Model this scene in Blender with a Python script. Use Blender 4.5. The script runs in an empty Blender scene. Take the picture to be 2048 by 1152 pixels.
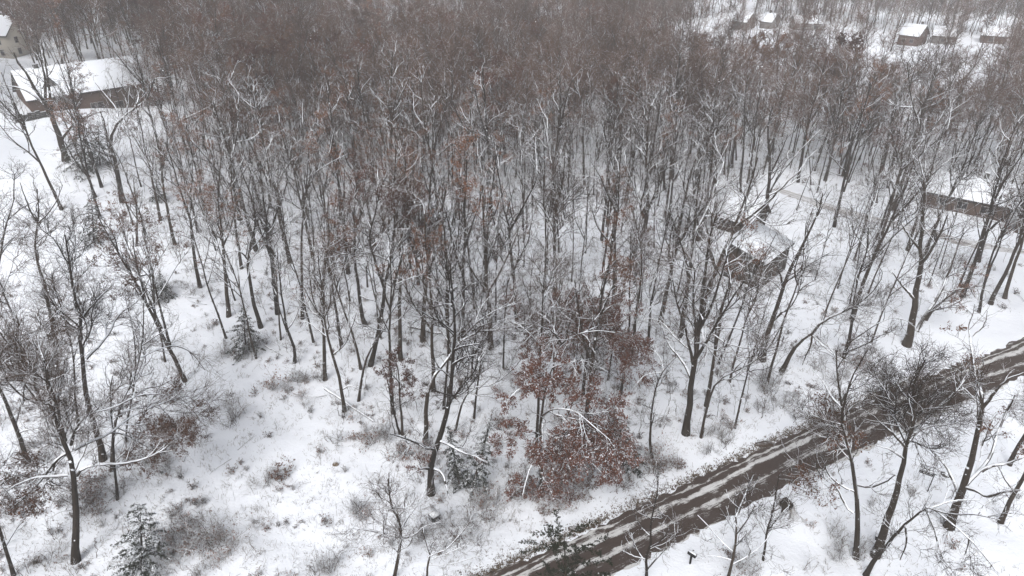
import bpy, math, random
import numpy as np
from mathutils import Vector, Matrix
S = bpy.context.scene
COL = S.collection
rad = math.radians

# ------------------------------------------------------------------ camera
CAM_H, FPX, PITCH = 45.0, 1365.0, rad(29.4)
cd = bpy.data.cameras.new("camera"); cd.sensor_width = 36; cd.lens = 36 * FPX / 2048
cd.clip_start = 0.5; cd.clip_end = 6000
cam = bpy.data.objects.new("camera", cd); COL.objects.link(cam)
cam.location = (0, 0, CAM_H); cam.rotation_euler = (math.pi / 2 - PITCH, 0, 0)
S.camera = cam
# ------------------------------------------------------------------ sky, sun, exposure
SUN_EL, SUN_AZ = rad(48), rad(200)
w = bpy.data.worlds.new("World"); S.world = w; w.use_nodes = True
wn = w.node_tree.nodes; wl = w.node_tree.links
bg = wn["Background"]
sky = wn.new("ShaderNodeTexSky"); sky.sky_type = 'NISHITA'; sky.sun_disc = False
sky.sun_elevation = SUN_EL; sky.sun_rotation = SUN_AZ; sky.dust_density = 4.0; sky.air_density = 1.0
hs = wn.new("ShaderNodeHueSaturation"); hs.inputs["Saturation"].default_value = 0.22
wl.new(sky.outputs[0], hs.inputs["Color"]); wl.new(hs.outputs[0], bg.inputs[0])
bg.inputs[1].default_value = 0.13
sl = bpy.data.lights.new("sun", 'SUN'); sl.energy = 0.6; sl.angle = rad(25); sl.color = (1, .97, .93)
so = bpy.data.objects.new("sun", sl); COL.objects.link(so)
so.rotation_euler = (math.pi / 2 - SUN_EL, 0, math.pi - SUN_AZ)
S.view_settings.view_transform = 'Standard'; S.view_settings.look = 'None'
S.view_settings.gamma = 1.0; S.view_settings.exposure = 0.68
cy = S.cycles
cy.max_bounces = 6; cy.diffuse_bounces = 3; cy.glossy_bounces = 2; cy.volume_bounces = 2
cy.transparent_max_bounces = 4; cy.use_denoising = True; cy.denoiser = 'OPENIMAGEDENOISE'; cy.denoising_input_passes = 'RGB_ALBEDO_NORMAL'; cy.denoising_prefilter = 'ACCURATE'

# ------------------------------------------------------------------ terrain and pixel helpers
def sst(a):
    a = np.clip(a, 0, 1); return a * a * (3 - 2 * a)
ROAD_A = np.array([(-40, 13.6), (-22, 23.6), (-2.8, 34.3), (7.4, 39.9), (24.4, 49.3), (34.6, 54.7), (45, 60), (60.9, 67.7), (95, 85.5), (140, 108)])
ROAD_W = 4.7
def road_dist(x, y):
    """signed distance to the far edge of the road (positive beyond it, negative towards the camera)"""
    best = np.full(np.shape(x), 1e9); sg = np.zeros(np.shape(x))
    for (a, b) in zip(ROAD_A[:-1], ROAD_A[1:]):
        d = b - a; L = np.hypot(*d); d = d / L
        t = np.clip((x - a[0]) * d[0] + (y - a[1]) * d[1], 0, L)
        px, py = x - a[0] - t * d[0], y - a[1] - t * d[1]
        q = np.hypot(px, py); s = np.where(d[0] * py - d[1] * px >= 0, 1, -1)
        m = q < best; best = np.where(m, q, best); sg = np.where(m, s, sg)
    return best * sg
def zt(x, y):
    x = np.asarray(x, float); y = np.asarray(y, float)
    hill = 14 * sst((-x - 25) / 85) * sst((y - 55) / 85)
    rd = road_dist(x, y)
    m = sst((np.maximum(rd, -rd - ROAD_W)) / 5)
    bump = .24 * np.sin(x * .31 + 1.3 * np.sin(y * .17)) * np.sin(y * .27 + .8) + .1 * np.sin(x * .83 + y * .4) * np.sin(y * .71 - x * .2)
    far = 4 * sst((y - 420) / 500)
    return hill + bump * m + far
def ray(px, py):
    u = (px - 1024) / FPX; v = (py - 576) / FPX
    return np.array([u, math.cos(PITCH) - v * math.sin(PITCH), -math.sin(PITCH) - v * math.cos(PITCH)])
C0 = np.array([0, 0, CAM_H])
def ground(px, py):
    d = ray(px, py); t0 = 0; t = 20.0
    while t < 1500:
        p = C0 + d * t
        if p[2] <= zt(p[0], p[1]): break
        t0 = t; t *= 1.01
    for _ in range(30):
        m = .5 * (t0 + t); p = C0 + d * m
        if p[2] <= zt(p[0], p[1]): t = m
        else: t0 = m
    p = C0 + d * t; p[2] = zt(p[0], p[1]); return p
def project(P):
    P = np.asarray(P, float) - C0
    zc = P[..., 1] * math.cos(PITCH) - P[..., 2] * math.sin(PITCH)
    yc = P[..., 1] * math.sin(PITCH) + P[..., 2] * math.cos(PITCH)
    return np.stack([1024 + FPX * P[..., 0] / zc, 576 - FPX * yc / zc, zc], -1)
def inpoly(x, y, poly):
    x = np.asarray(x); r = np.zeros(x.shape, bool); n = len(poly)
    for i in range(n):
        x0, y0 = poly[i]; x1, y1 = poly[(i + 1) % n]
        if y0 == y1: continue
        c = ((y0 > y) != (y1 > y)) & (x < (x1 - x0) * (y - y0) / (y1 - y0) + x0)
        r ^= c
    return r

# ------------------------------------------------------------------ materials
def mat(name):
    m = bpy.data.materials.new(name); m.use_nodes = True
    nt = m.node_tree; b = nt.nodes["Principled BSDF"]
    b.inputs["Roughness"].default_value = .9; b.inputs["Specular IOR Level"].default_value = .15
    return m, nt, b
def N(nt, kind, **kw):
    n = nt.nodes.new("ShaderNode" + kind)
    for k, v in kw.items(): setattr(n, k, v)
    return n
def mathn(nt, op, a, b=None, clamp=False):
    n = N(nt, "Math", operation=op, use_clamp=clamp)
    for i, q in enumerate((a, b)):
        if q is None: continue
        if isinstance(q, (int, float)): n.inputs[i].default_value = q
        else: nt.links.new(q, n.inputs[i])
    return n.outputs[0]
def mixc(nt, fac, a, b):
    n = N(nt, "Mix", data_type='RGBA')
    for i, q in ((0, fac), (6, a), (7, b)):
        if isinstance(q, (int, float)): n.inputs[i].default_value = q
        elif isinstance(q, tuple): n.inputs[i].default_value = (*q, 1)
        else: nt.links.new(q, n.inputs[i])
    return n.outputs[2]
def smooth(nt, v, lo, hi):
    n = N(nt, "MapRange", interpolation_type='SMOOTHSTEP')
    nt.links.new(v, n.inputs[0]); n.inputs[1].default_value = lo; n.inputs[2].default_value = hi
    return n.outputs[0]
def noise(nt, scale, detail=2, vec=None, rough=.5):
    n = N(nt, "TexNoise"); n.inputs["Scale"].default_value = scale; n.inputs["Detail"].default_value = detail
    n.inputs["Roughness"].default_value = rough
    if vec is not None: nt.links.new(vec, n.inputs["Vector"])
    return n.outputs[0]
SNOW = (.80, .83, .88)
def snowy(name, col, col2=None, lo=.45, hi=.75, nscale=1.5, amp=.5, objvar=.0, spots=0.0, cscale=3.0):
    """a plain surface with snow lying on whatever faces up"""
    m, nt, b = mat(name)
    g = N(nt, "NewGeometry"); tc = N(nt, "TexCoord"); oi = N(nt, "ObjectInfo")
    sx = N(nt, "SeparateXYZ"); nt.links.new(g.outputs["True Normal"], sx.inputs[0])
    nz = noise(nt, nscale, 2, g.outputs["Position"])
    v = mathn(nt, 'ADD', sx.outputs[2], mathn(nt, 'MULTIPLY', mathn(nt, 'SUBTRACT', nz, .5), amp))
    if objvar: v = mathn(nt, 'ADD', v, mathn(nt, 'MULTIPLY', mathn(nt, 'SUBTRACT', oi.outputs["Random"], .5), objvar))
    f = smooth(nt, v, lo, hi)
    if spots:
        sp = smooth(nt, noise(nt, 2.2, 3, g.outputs["Position"]), .72 - spots, .78 - spots)
        f = mathn(nt, 'MAXIMUM', f, sp)
    base = mixc(nt, noise(nt, cscale, 3, g.outputs["Position"]), col, col2 or tuple(c * 1.6 for c in col))
    if objvar:
        hv = N(nt, "HueSaturation"); nt.links.new(base, hv.inputs["Color"]); nt.links.new(mathn(nt, 'ADD', mathn(nt, 'MULTIPLY', oi.outputs["Random"], 1.0), .55), hv.inputs["Value"]); base = hv.outputs[0]
    out = mixc(nt, f, base, SNOW)
    nt.links.new(out, b.inputs["Base Color"])
    return m
M = {}
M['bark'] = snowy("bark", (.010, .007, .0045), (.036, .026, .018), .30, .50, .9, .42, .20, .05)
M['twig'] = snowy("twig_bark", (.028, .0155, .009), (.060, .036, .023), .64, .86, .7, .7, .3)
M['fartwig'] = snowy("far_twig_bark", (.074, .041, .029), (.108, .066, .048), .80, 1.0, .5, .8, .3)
def leafmat(name, a, b_, lo=.75, hi=.95):
    return snowy(name, a, b_, lo + .12, hi + .15, .9, .6, .2, 0, 1.2)
M['leaf'] = leafmat("russet_leaves", (.044, .017, .011), (.115, .045, .028))
M['leaf2'] = leafmat("tan_leaves", (.080, .034, .018), (.18, .080, .042))
M['needle'] = snowy("snowy_needles", (.012, .016, .011), (.034, .038, .026), .74, .98, 2.0, 1.7, 0)
M['needle_dark'] = snowy("dark_needles", (.008, .011, .006), (.024, .027, .015), 1.2, 1.45, 2.2, 1.7, 0)
M['shrub'] = snowy("shrub_twigs", (.055, .043, .035), (.12, .09, .07), .35, .7, 1.6, .9, .3)
M['weed'] = snowy("dry_weeds", (.07, .055, .04), (.16, .12, .08), .8, .95, 2, .5)
M['debris'] = snowy("dark_litter", (.025, .018, .014), (.07, .045, .03), .9, 1.2)
M['wood_dark'] = snowy("dark_siding", (.045, .038, .033), (.065, .056, .048), .2, .4, 1, .2)
M['wood_brown'] = snowy("brown_siding", (.070, .046, .037), (.10, .068, .055), .2, .4, 1, .2)
M['wood_red'] = snowy("red_brown_siding", (.085, .048, .038), (.11, .066, .054), .2, .4, 1, .2)
M['wood_grey'] = snowy("grey_siding", (.13, .12, .115), (.18, .17, .16), .2, .4, 1, .2)
M['cream'] = snowy("cream_siding", (.36, .33, .28), (.40, .37, .32), .3, .5, 1, .2)
M['stone'] = snowy("dark_stone", (.030, .030, .028), (.09, .09, .085), .5, .75, 2, .4)
M['glass'] = snowy("dark_window_glass", (.012, .013, .015), (.02, .02, .024), 2, 3)
M['glass'].node_tree.nodes["Principled BSDF"].inputs["Roughness"].default_value = .12
M['trim'] = snowy("pale_trim", (.20, .19, .18), (.26, .25, .24), .5, .8)
M['roof'] = snowy("snow_covered_shingles", (.030, .025, .023), (.05, .043, .04), .22, .34, .8, .16)
M['black'] = snowy("black_paint", (.008, .008, .009), (.014, .014, .015), .6, .85, 3, .3)
M['white_paint'] = snowy("white_lettering", (.7, .7, .7), (.75, .75, .75), 2, 3)
M['sign_green'] = snowy("dark_sign_paint", (.010, .014, .014), (.014, .018, .018), .7, .9)
M['steel'] = snowy("dull_steel_post", (.035, .036, .037), (.055, .056, .058), .7, .9)
M['flake'] = snowy("snowflake", (.85, .87, .9), (.85, .87, .9), 2, 3)

# ------------------------------------------------------------------ mesh helpers
def mesh_np(name, V, F, mats, midx=None, smooth_=False):
    """V (n,3), F list of face arrays (m,k)"""
    me = bpy.data.meshes.new(name)
    V = np.asarray(V, np.float32)
    me.vertices.add(len(V)); me.vertices.foreach_set("co", V.ravel())
    F = [f for f in F if len(f)]
    tot = sum(f.size for f in F); nf = sum(len(f) for f in F)
    me.loops.add(tot); me.polygons.add(nf)
    me.loops.foreach_set("vertex_index", np.concatenate([f.ravel() for f in F]).astype(np.int32))
    ls = []; o = 0
    for f in F:
        ls.append(o + np.arange(len(f)) * f.shape[1]); o += f.size
    me.polygons.foreach_set("loop_start", np.concatenate(ls).astype(np.int32))
    for m in mats: me.materials.append(m)
    if midx is not None: me.polygons.foreach_set("material_index", np.asarray(midx, np.int32))
    me.update(calc_edges=True); 
    if smooth_: me.polygons.foreach_set("use_smooth", np.ones(nf, bool))
    return me
class GB:
    """gathers geometry for ONE mesh"""
    def __init__(s): s.V = []; s.F = []; s.n = 0
    def add(s, V, F):
        s.V.append(np.asarray(V, float)); s.F.append(np.asarray(F, int) + s.n); s.n += len(V)
    def tubes(s, P, R, k):
        if len(P) == 0: return
        n, m, _ = P.shape
        T = np.empty_like(P); T[:, 1:-1] = P[:, 2:] - P[:, :-2]; T[:, 0] = P[:, 1] - P[:, 0]; T[:, -1] = P[:, -1] - P[:, -2]
        T /= np.linalg.norm(T, axis=2, keepdims=True) + 1e-9
        mean = P[:, -1] - P[:, 0]; ax = np.argmin(np.abs(mean), 1)
        ref = np.eye(3)[ax][:, None, :]
        U = np.cross(T, np.broadcast_to(ref, T.shape)); U /= np.linalg.norm(U, axis=2, keepdims=True) + 1e-9
        W = np.cross(T, U)
        a = np.arange(k) * 2 * math.pi / k + .5
        V = P[:, :, None, :] + R[:, :, None, None] * (np.cos(a)[None, None, :, None] * U[:, :, None, :] + np.sin(a)[None, None, :, None] * W[:, :, None, :])
        i = np.arange(n)[:, None, None] * m * k; j = np.arange(m - 1)[None, :, None] * k; q = np.arange(k)[None, None, :]
        q2 = (q + 1) % k; b = i + j
        F = np.stack([b + q, b + q2, b + k + q2, b + k + q], -1).reshape(-1, 4)
        s.add(V.reshape(-1, 3), F)
    def quads(s, Cn, A, B):
        """quads at centres Cn with half-axes A, B"""
        n = len(Cn)
        if n == 0: return
        V = np.stack([Cn - A - B, Cn + A - B, Cn + A + B, Cn - A + B], 1).reshape(-1, 3)
        s.add(V, np.arange(4 * n).reshape(n, 4))
    def box(s, lo, hi, mx=None):
        lo = np.array(lo, float); hi = np.array(hi, float)
        V = np.array([[(lo, hi)[i][0], (lo, hi)[j][1], (lo, hi)[k][2]] for k in (0, 1) for j in (0, 1) for i in (0, 1)])
        if mx is not None: V = np.array([mx @ Vector(v) for v in V])
        s.add(V, [(0, 2, 3, 1), (4, 5, 7, 6), (0, 1, 5, 4), (2, 6, 7, 3), (0, 4, 6, 2), (1, 3, 7, 5)])
    def prism(s, poly, axis, a, b):
        """poly: 2-D outline extruded along axis ('x' or 'y' or 'z') from a to b; split into fans"""
        n = len(poly)
        def P(u, v, t): return {'x': (t, u, v), 'y': (u, t, v), 'z': (u, v, t)}[axis]
        V = [P(u, v, a) for u, v in poly] + [P(u, v, b) for u, v in poly]
        F = [(i, (i + 1) % n, n + (i + 1) % n, n + i) for i in range(n)]
        base = s.n; s.add(V, F)
        s.F.append(np.array([tuple(range(base + n - 1, base - 1, -1))])); s.F.append(np.array([tuple(range(base + n, base + 2 * n))]))
    def mesh(s, name, mats):
        V = np.concatenate(s.V) if s.V else np.zeros((0, 3))
        by = {}
        for f in s.F: by.setdefault(f.shape[1], []).append(f)
        return mesh_np(name, V, [np.concatenate(q) for q in by.values()], mats)
def link(name, data, parent=None, loc=None, label=None, cat=None, group=None, kind=None):
    o = bpy.data.objects.new(name, data); COL.objects.link(o)
    if parent is not None: o.parent = parent
    if loc is not None: o.location = loc
    if label: o["label"] = label
    if cat: o["category"] = cat
    if group: o["group"] = group
    if kind: o["kind"] = kind
    return o
def unit(v): return v / (np.linalg.norm(v, axis=-1, keepdims=True) + 1e-9)

# ------------------------------------------------------------------ tree growing
UP = np.array([0, 0, 1.0])
def spawn(P, R, nper, t0, t1, ang, angj, lenf, S_, wander, trop, rng, rk, rmin, tip=.35):
    n, m, _ = P.shape
    nper = np.broadcast_to(nper, (n,)).astype(int)
    idx = np.repeat(np.arange(n), nper)
    if len(idx) == 0: return np.zeros((0, S_ + 1, 3)), np.zeros((0, S_ + 1)), idx
    t = t0 + (t1 - t0) * rng.random(len(idx)) ** .85
    s = np.clip(t, 0, .999) * (m - 1); i = s.astype(int); f = (s - i)[:, None]
    a = P[idx, i]; b = P[idx, i + 1]; base = a * (1 - f) + b * f
    tan = unit(b - a); r_at = R[idx, i] * (1 - f[:, 0]) + R[idx, i + 1] * f[:, 0]
    L = np.linalg.norm(np.diff(P, axis=1), axis=2).sum(1)[idx]
    q = rng.normal(size=(len(idx), 3)); perp = unit(q - (q * tan).sum(1, keepdims=True) * tan)
    A = ang + angj * rng.normal(size=len(idx))
    d = tan * np.cos(A)[:, None] + perp * np.sin(A)[:, None]
    ln = lenf(L, t, rng)
    r0 = np.clip(rk * ln, rmin, np.maximum(r_at * .8, rmin))
    out = np.empty((len(idx), S_ + 1, 3)); out[:, 0] = base
    for k in range(S_):
        d = unit(d + wander * rng.normal(size=d.shape) + trop * UP)
        out[:, k + 1] = out[:, k] + d * (ln / S_)[:, None]
    rr = r0[:, None] * (1 - (1 - tip) * np.linspace(0, 1, S_ + 1)[None, :])
    return out, np.maximum(rr, rmin * .6), idx
def chaikin(p):
    q = [p[0]]
    for a, b in zip(p[:-1], p[1:]): q += [a * .75 + b * .25, a * .25 + b * .75]
    return np.array(q + [p[-1]])
def resample(p, k):
    p = chaikin(np.asarray(p, float)) if len(p) > 2 else np.asarray(p, float)
    s = np.concatenate([[0], np.cumsum(np.linalg.norm(np.diff(p, axis=0), axis=1))])
    u = np.linspace(0, s[-1], k)
    return np.stack([np.interp(u, s, p[:, i]) for i in range(3)], 1)
def grow(limbs, rng, H, dens=1.0, levels=4, tw=1.0, asc=.62, crown0=.38, droop=0.0, nl1=None):
    if droop: asc = 1.0
    """limbs: [(pts, r0, r1)], the first is the trunk. Returns trunk GB, crown GB and twig polylines"""
    K = 13
    P0 = np.stack([resample(p, K) for p, _, _ in limbs])
    P0[:, 1:-1] += rng.normal(size=(len(limbs), K - 2, 3)) * .022 * np.array([l[1] for l in limbs])[:, None, None] * 6
    R0 = np.stack([r0 + (r1 - r0) * np.linspace(0, 1, K) ** .8 for _, r0, r1 in limbs])
    h = P0[0, :, 2] - P0[0, 0, 2]; R0[0] *= 1 + .32 * np.exp(-np.maximum(h, 0) / .6)
    T = GB(); T.tubes(P0, R0, 9)
    L0 = np.linalg.norm(np.diff(P0, axis=1), axis=2).sum(1)
    n1 = np.maximum(3, (L0 * .85 * dens).astype(int)); n1[0] = nl1 or max(6, int(11 * dens + H * .35))
    ta = np.full(len(limbs), .12); ta[0] = crown0
    tt = np.repeat(ta, n1)
    Pm, Rm = P0, R0
    def l1(L, t, g): return np.where(np.arange(len(L)) < n1[0], H * (.16 + .24 * g.random(len(L))) * (1.25 - .75 * t), L * (.25 + .35 * g.random(len(L))) * (1.15 - .6 * t))
    # trunk and limbs have different starts: grow apart, then join
    Pa, Ra, _ = spawn(P0[:1], R0[:1], n1[:1], crown0, 1, asc, .18, lambda L, t, g: H * (.14 + .20 * g.random(len(L))) * (1.3 - .8 * t), 8, .17, .05 - droop, rng, .017, .018)
    Pb, Rb, _ = spawn(P0[1:], R0[1:], n1[1:], .1, 1, .75, .2, lambda L, t, g: np.minimum(L * (.3 + .4 * g.random(len(L))) * (1.2 - .6 * t), 5.5), 8, .17, .05 - droop, rng, .017, .018)
    P1 = np.concatenate([Pa, Pb]); R1 = np.concatenate([Ra, Rb])
    G = GB(); G.tubes(P1, R1, 6)
    L1 = np.linalg.norm(np.diff(P1, axis=1), axis=2).sum(1)
    P2, R2, _ = spawn(P1, R1, np.maximum(3, (L1 * 2.1 * dens).astype(int)), .15, 1, .72, .2, lambda L, t, g: L * (.28 + .3 * g.random(len(L))) * (1.2 - .6 * t) + .25, 6, .2, .05 - droop, rng, .021, .017 * tw)
    G.tubes(P2, R2, 4); G.nb = len(P1) * 8 * 6 + len(P2) * 6 * 4
    L2 = np.linalg.norm(np.diff(P2, axis=1), axis=2).sum(1)
    P3, R3, _ = spawn(P2, R2, np.maximum(2, (L2 * 3.2 * dens).astype(int)), .12, 1, .75, .25, lambda L, t, g: L * (.3 + .35 * g.random(len(L))) * (1.15 - .5 * t) + .18, 4, .22, .06 - droop, rng, .014, .0125 * tw)
    G.tubes(P3, R3, 3)
    tw_ = P3
    if levels >= 4:
        L3 = np.linalg.norm(np.diff(P3, axis=1), axis=2).sum(1)
        P4, R4, _ = spawn(P3, R3, np.maximum(1, (L3 * 2.5 * dens).astype(int)), .2, 1, .75, .25, lambda L, t, g: L * (.35 + .4 * g.random(len(L))) + .1, 2, .2, .05, rng, .011, .0085 * tw)
        G.tubes(P4, R4, 3)
    return T, G, (P2, P3)
def leaves(P2, P3, rng, frac, per, size, zlo=None, zhi=None):
    """dead leaves in clumps on a share of the twigs"""
    G = GB(); nb = max(1, int(len(P2) * frac))
    pts = P3[:, 1:].reshape(-1, 3)
    cl = P2[rng.choice(len(P2), nb, replace=False), -2]
    if zlo is not None:
        cl = cl[(cl[:, 2] > zlo) & (cl[:, 2] < zhi)]
    if len(cl) == 0: return None
    keep = np.zeros(len(pts), bool)
    for c in cl: keep |= ((pts - c) ** 2).sum(1) < (.6 + .9 * rng.random()) ** 2
    p = pts[keep]
    if len(p) == 0: return None
    p = np.repeat(p, per, 0); p = p[rng.random(len(p)) < .75]; p = p + rng.normal(size=p.shape) * .09
    a = unit(rng.normal(size=p.shape)); b = unit(np.cross(a, rng.normal(size=p.shape)))
    s = size * (.6 + .8 * rng.random(len(p)))[:, None]
    G.quads(p, a * s, b * s * .6)
    return G

def limb_bark(me, g):
    me.materials.append(M['bark']); n = len(me.polygons); mi = np.zeros(n, np.int32); mi[:g.nb] = 1
    me.polygons.foreach_set("material_index", mi)

def plane_pts(base, pts, rng, off0=0.0, off1=0.0):
    """pixel polyline onto the upright plane through base that faces the camera, with a depth swing of its own"""
    n = np.array([base[0], base[1], 0.0]); n /= np.linalg.norm(n)
    out = []
    for i, (px, py) in enumerate(pts):
        d = ray(px, py); t = ((base - C0) @ n) / (d @ n); p = C0 + d * t
        u = i / max(1, len(pts) - 1)
        out.append(p + d / np.linalg.norm(d) * (off0 + (off1 - off0) * u))
    return np.array(out)

BARE_GROUP = "bare trees of the snowy wood"
def put_tree(name, label, cat, group, base, T, G, Lf, lm, mb='bark', mt='twig'):
    r = link(name, None, None, base, label, cat, group); r.empty_display_size = .5
    for g, nm, m in ((T, "trunk", M[mb]), (G, "crown", M[mt]), (Lf, "leaves", lm)):
        if g is None: continue
        for q in g.V: q -= base
        me = g.mesh(nm, [m])
        if nm == 'crown': limb_bark(me, g)
        link(nm, me, r)
    return r

# ------------------------------------------------------------------ ground, road, lane
TRAIL = [(215, 430), (300, 470), (330, 520), (360, 600), (420, 640), (440, 720), (500, 740), (560, 720), (640, 800), (700, 850), (780, 920), (850, 1010), (880, 1152), (440, 1152), (420, 1000), (400, 880), (380, 780), (350, 700), (300, 620), (250, 560), (200, 500)]
ROADSIDE = [(800, 1200), (1000, 1060), (1200, 985), (1500, 850), (1650, 770), (1790, 690), (1870, 650), (1900, 610), (2060, 540), (2060, 1200)]
LEFTLAWN = [(-60, 180), (75, 195), (110, 245), (115, 330), (100, 430), (60, 470), (-60, 450)]
MIDHOUSE = [(1405, 388), (1440, 365), (1560, 380), (1625, 470), (1635, 750), (1440, 750)]
RHOUSE = [(1800, 360), (2080, 385), (2080, 500), (1900, 470), (1800, 430)]
RANCH = [(-60, 150), (75, 165), (330, 152), (345, 235), (335, 300), (285, 335), (110, 335), (70, 250), (-60, 200)]
FIELD = [(1500, 20), (1560, 50), (1700, 56), (1790, 78), (1990, 78), (2000, 200), (1945, 275), (1800, 275), (1660, 245), (1550, 205), (1470, 160), (1390, 110), (1350, 50)]
LEFTWOOD = [(-200, 450), (230, 450), (320, 600), (330, 1200), (-200, 1200)]
CREAM = [(-60, 95), (72, 95), (75, 170), (-60, 175)]
FRONT = [(-200, 740), (2300, 740), (2300, 1700), (-200, 1700)]
LANE_PX = [(1560, 375), (1640, 402), (1700, 420), (1760, 435), (1830, 452), (1920, 478), (2060, 500), (2200, 515)]
LANE = np.array([ground(*q)[:2] for q in LANE_PX])

def ground_sheet():
    def axis(lo, hi, a, b, step):
        mid = list(np.arange(a, b + 1e-6, step)); st = step
        v = mid[-1]
        while v < hi: st *= 1.18; v += st; mid.append(min(v, hi))
        st = step; v = mid[0]; pre = []
        while v > lo: st *= 1.18; v -= st; pre.append(max(v, lo))
        return np.array(pre[::-1] + mid)
    xs = axis(-1500, 1500, -110, 110, .8); ys = axis(-150, 1800, 18, 170, .8)
    X, Y = np.meshgrid(xs, ys); Z = zt(X, Y)
    n, m = X.shape
    V = np.stack([X, Y, Z], -1).reshape(-1, 3)
    i = np.arange(n - 1)[:, None] * m + np.arange(m - 1)[None, :]
    F = np.stack([i, i + 1, i + m + 1, i + m], -1).reshape(-1, 4)
    mm, nt, b = mat("snow_ground")
    g = N(nt, "NewGeometry"); pos = g.outputs["Position"]
    at = N(nt, "Attribute", attribute_name="litter")
    n1 = noise(nt, 3.2, 6, pos, .7); n2 = noise(nt, .35, 3, pos)
    f = mathn(nt, 'ADD', mathn(nt, 'MULTIPLY', at.outputs["Fac"], .34), mathn(nt, 'ADD', mathn(nt, 'MULTIPLY', n2, .16), n1))
    fac = smooth(nt, f, .80, .90)
    dirt = mixc(nt, noise(nt, 7, 3, pos), (.030, .020, .015), (.10, .07, .05))
    sn = mixc(nt, n2, (.78, .81, .87), (.82, .85, .90))
    nt.links.new(mixc(nt, fac, sn, dirt), b.inputs["Base Color"])
    bp = N(nt, "Bump"); bp.inputs["Strength"].default_value = .55; bp.inputs["Distance"].default_value = .25
    hh = mathn(nt, 'ADD', noise(nt, .8, 6, pos, .62), mathn(nt, 'MULTIPLY', noise(nt, 5, 3, pos), .25))
    nt.links.new(hh, bp.inputs["Height"]); nt.links.new(bp.outputs[0], b.inputs["Normal"])
    me = mesh_np("ground", V, [F], [mm], smooth_=True)
    # how much leaf litter and grass shows through the snow
    pr = project(V); px, py = pr[:, 0], pr[:, 1]
    rd = road_dist(V[:, 0], V[:, 1])
    lit = .30 * np.ones(len(V))
    for poly, v in ((TRAIL, .22), (ROADSIDE, .12), (LEFTLAWN, 0), (FIELD, 0)):
        k = inpoly(px, py, poly) & (pr[:, 2] > 0); lit[k] = v
    lit = np.maximum(lit, .95 * sst(1 - np.abs(rd - .15) / .75) * (V[:, 0] < 45))
    lit = np.maximum(lit, .55 * sst(1 - np.abs(rd - 1.3) / 1.3) * sst((24 - V[:, 0]) / 15))
    lit = np.maximum(lit, .35 * sst(1 - np.abs(rd + ROAD_W + .3) / .9))
    a = me.attributes.new("litter", 'FLOAT', 'POINT'); a.data.foreach_set("value", lit.astype(np.float32))
    link("ground", me, kind="structure")
ground_sheet()

def strip(name, line, width, m, nv=13, lift=.02, step=.5):
    d = np.concatenate([[0], np.cumsum(np.linalg.norm(np.diff(line, axis=0), axis=1))])
    u = np.arange(0, d[-1], step)
    P = np.stack([np.interp(u, d, line[:, i]) for i in range(2)], 1)
    for _ in range(6): P[1:-1] = .25 * P[:-2] + .5 * P[1:-1] + .25 * P[2:]
    t = np.gradient(P, axis=0); t /= np.linalg.norm(t, axis=1, keepdims=True)
    nrm = np.stack([t[:, 1], -t[:, 0]], 1)
    v = np.linspace(0, 1, nv)
    g_ = np.random.default_rng(4); off = np.broadcast_to((v * width)[None, :], (len(P), nv)).copy()
    for c_ in (0, nv - 1):
        e_ = g_.normal(size=len(P)) * .16 + np.convolve(g_.normal(size=len(P) + 8), np.ones(9) / 9, 'valid') * .35
        off[:, c_] += np.clip(e_, -.35, .35)
    Q = P[:, None, :] + nrm[:, None, :] * off[:, :, None]
    Z = zt(Q[..., 0], Q[..., 1]) + lift
    V = np.concatenate([Q, Z[..., None]], -1).reshape(-1, 3); n = len(P)
    i = np.arange(n - 1)[:, None] * nv + np.arange(nv - 1)[None, :]
    F = np.stack([i, i + nv, i + nv + 1, i + 1], -1).reshape(-1, 4)
    me = mesh_np(name, V, [F], [m])
    uv = me.attributes.new("along", 'FLOAT_VECTOR', 'POINT')
    A = np.stack([np.broadcast_to(u[:, None], (n, nv)), off, np.zeros((n, nv))], -1)
    uv.data.foreach_set("vector", A.reshape(-1).astype(np.float32))
    return link(name, me, kind="structure")
def ramp(nt, v, stops):
    r = N(nt, "ValToRGB"); e = r.color_ramp.elements
    while len(e) > 1: e.remove(e[0])
    e[0].position = stops[0][0]; e[0].color = (*stops[0][1], 1)
    for p, c in stops[1:]: k = e.new(p); k.color = (*c, 1)
    nt.links.new(v, r.inputs[0]); return r.outputs[0]
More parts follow.
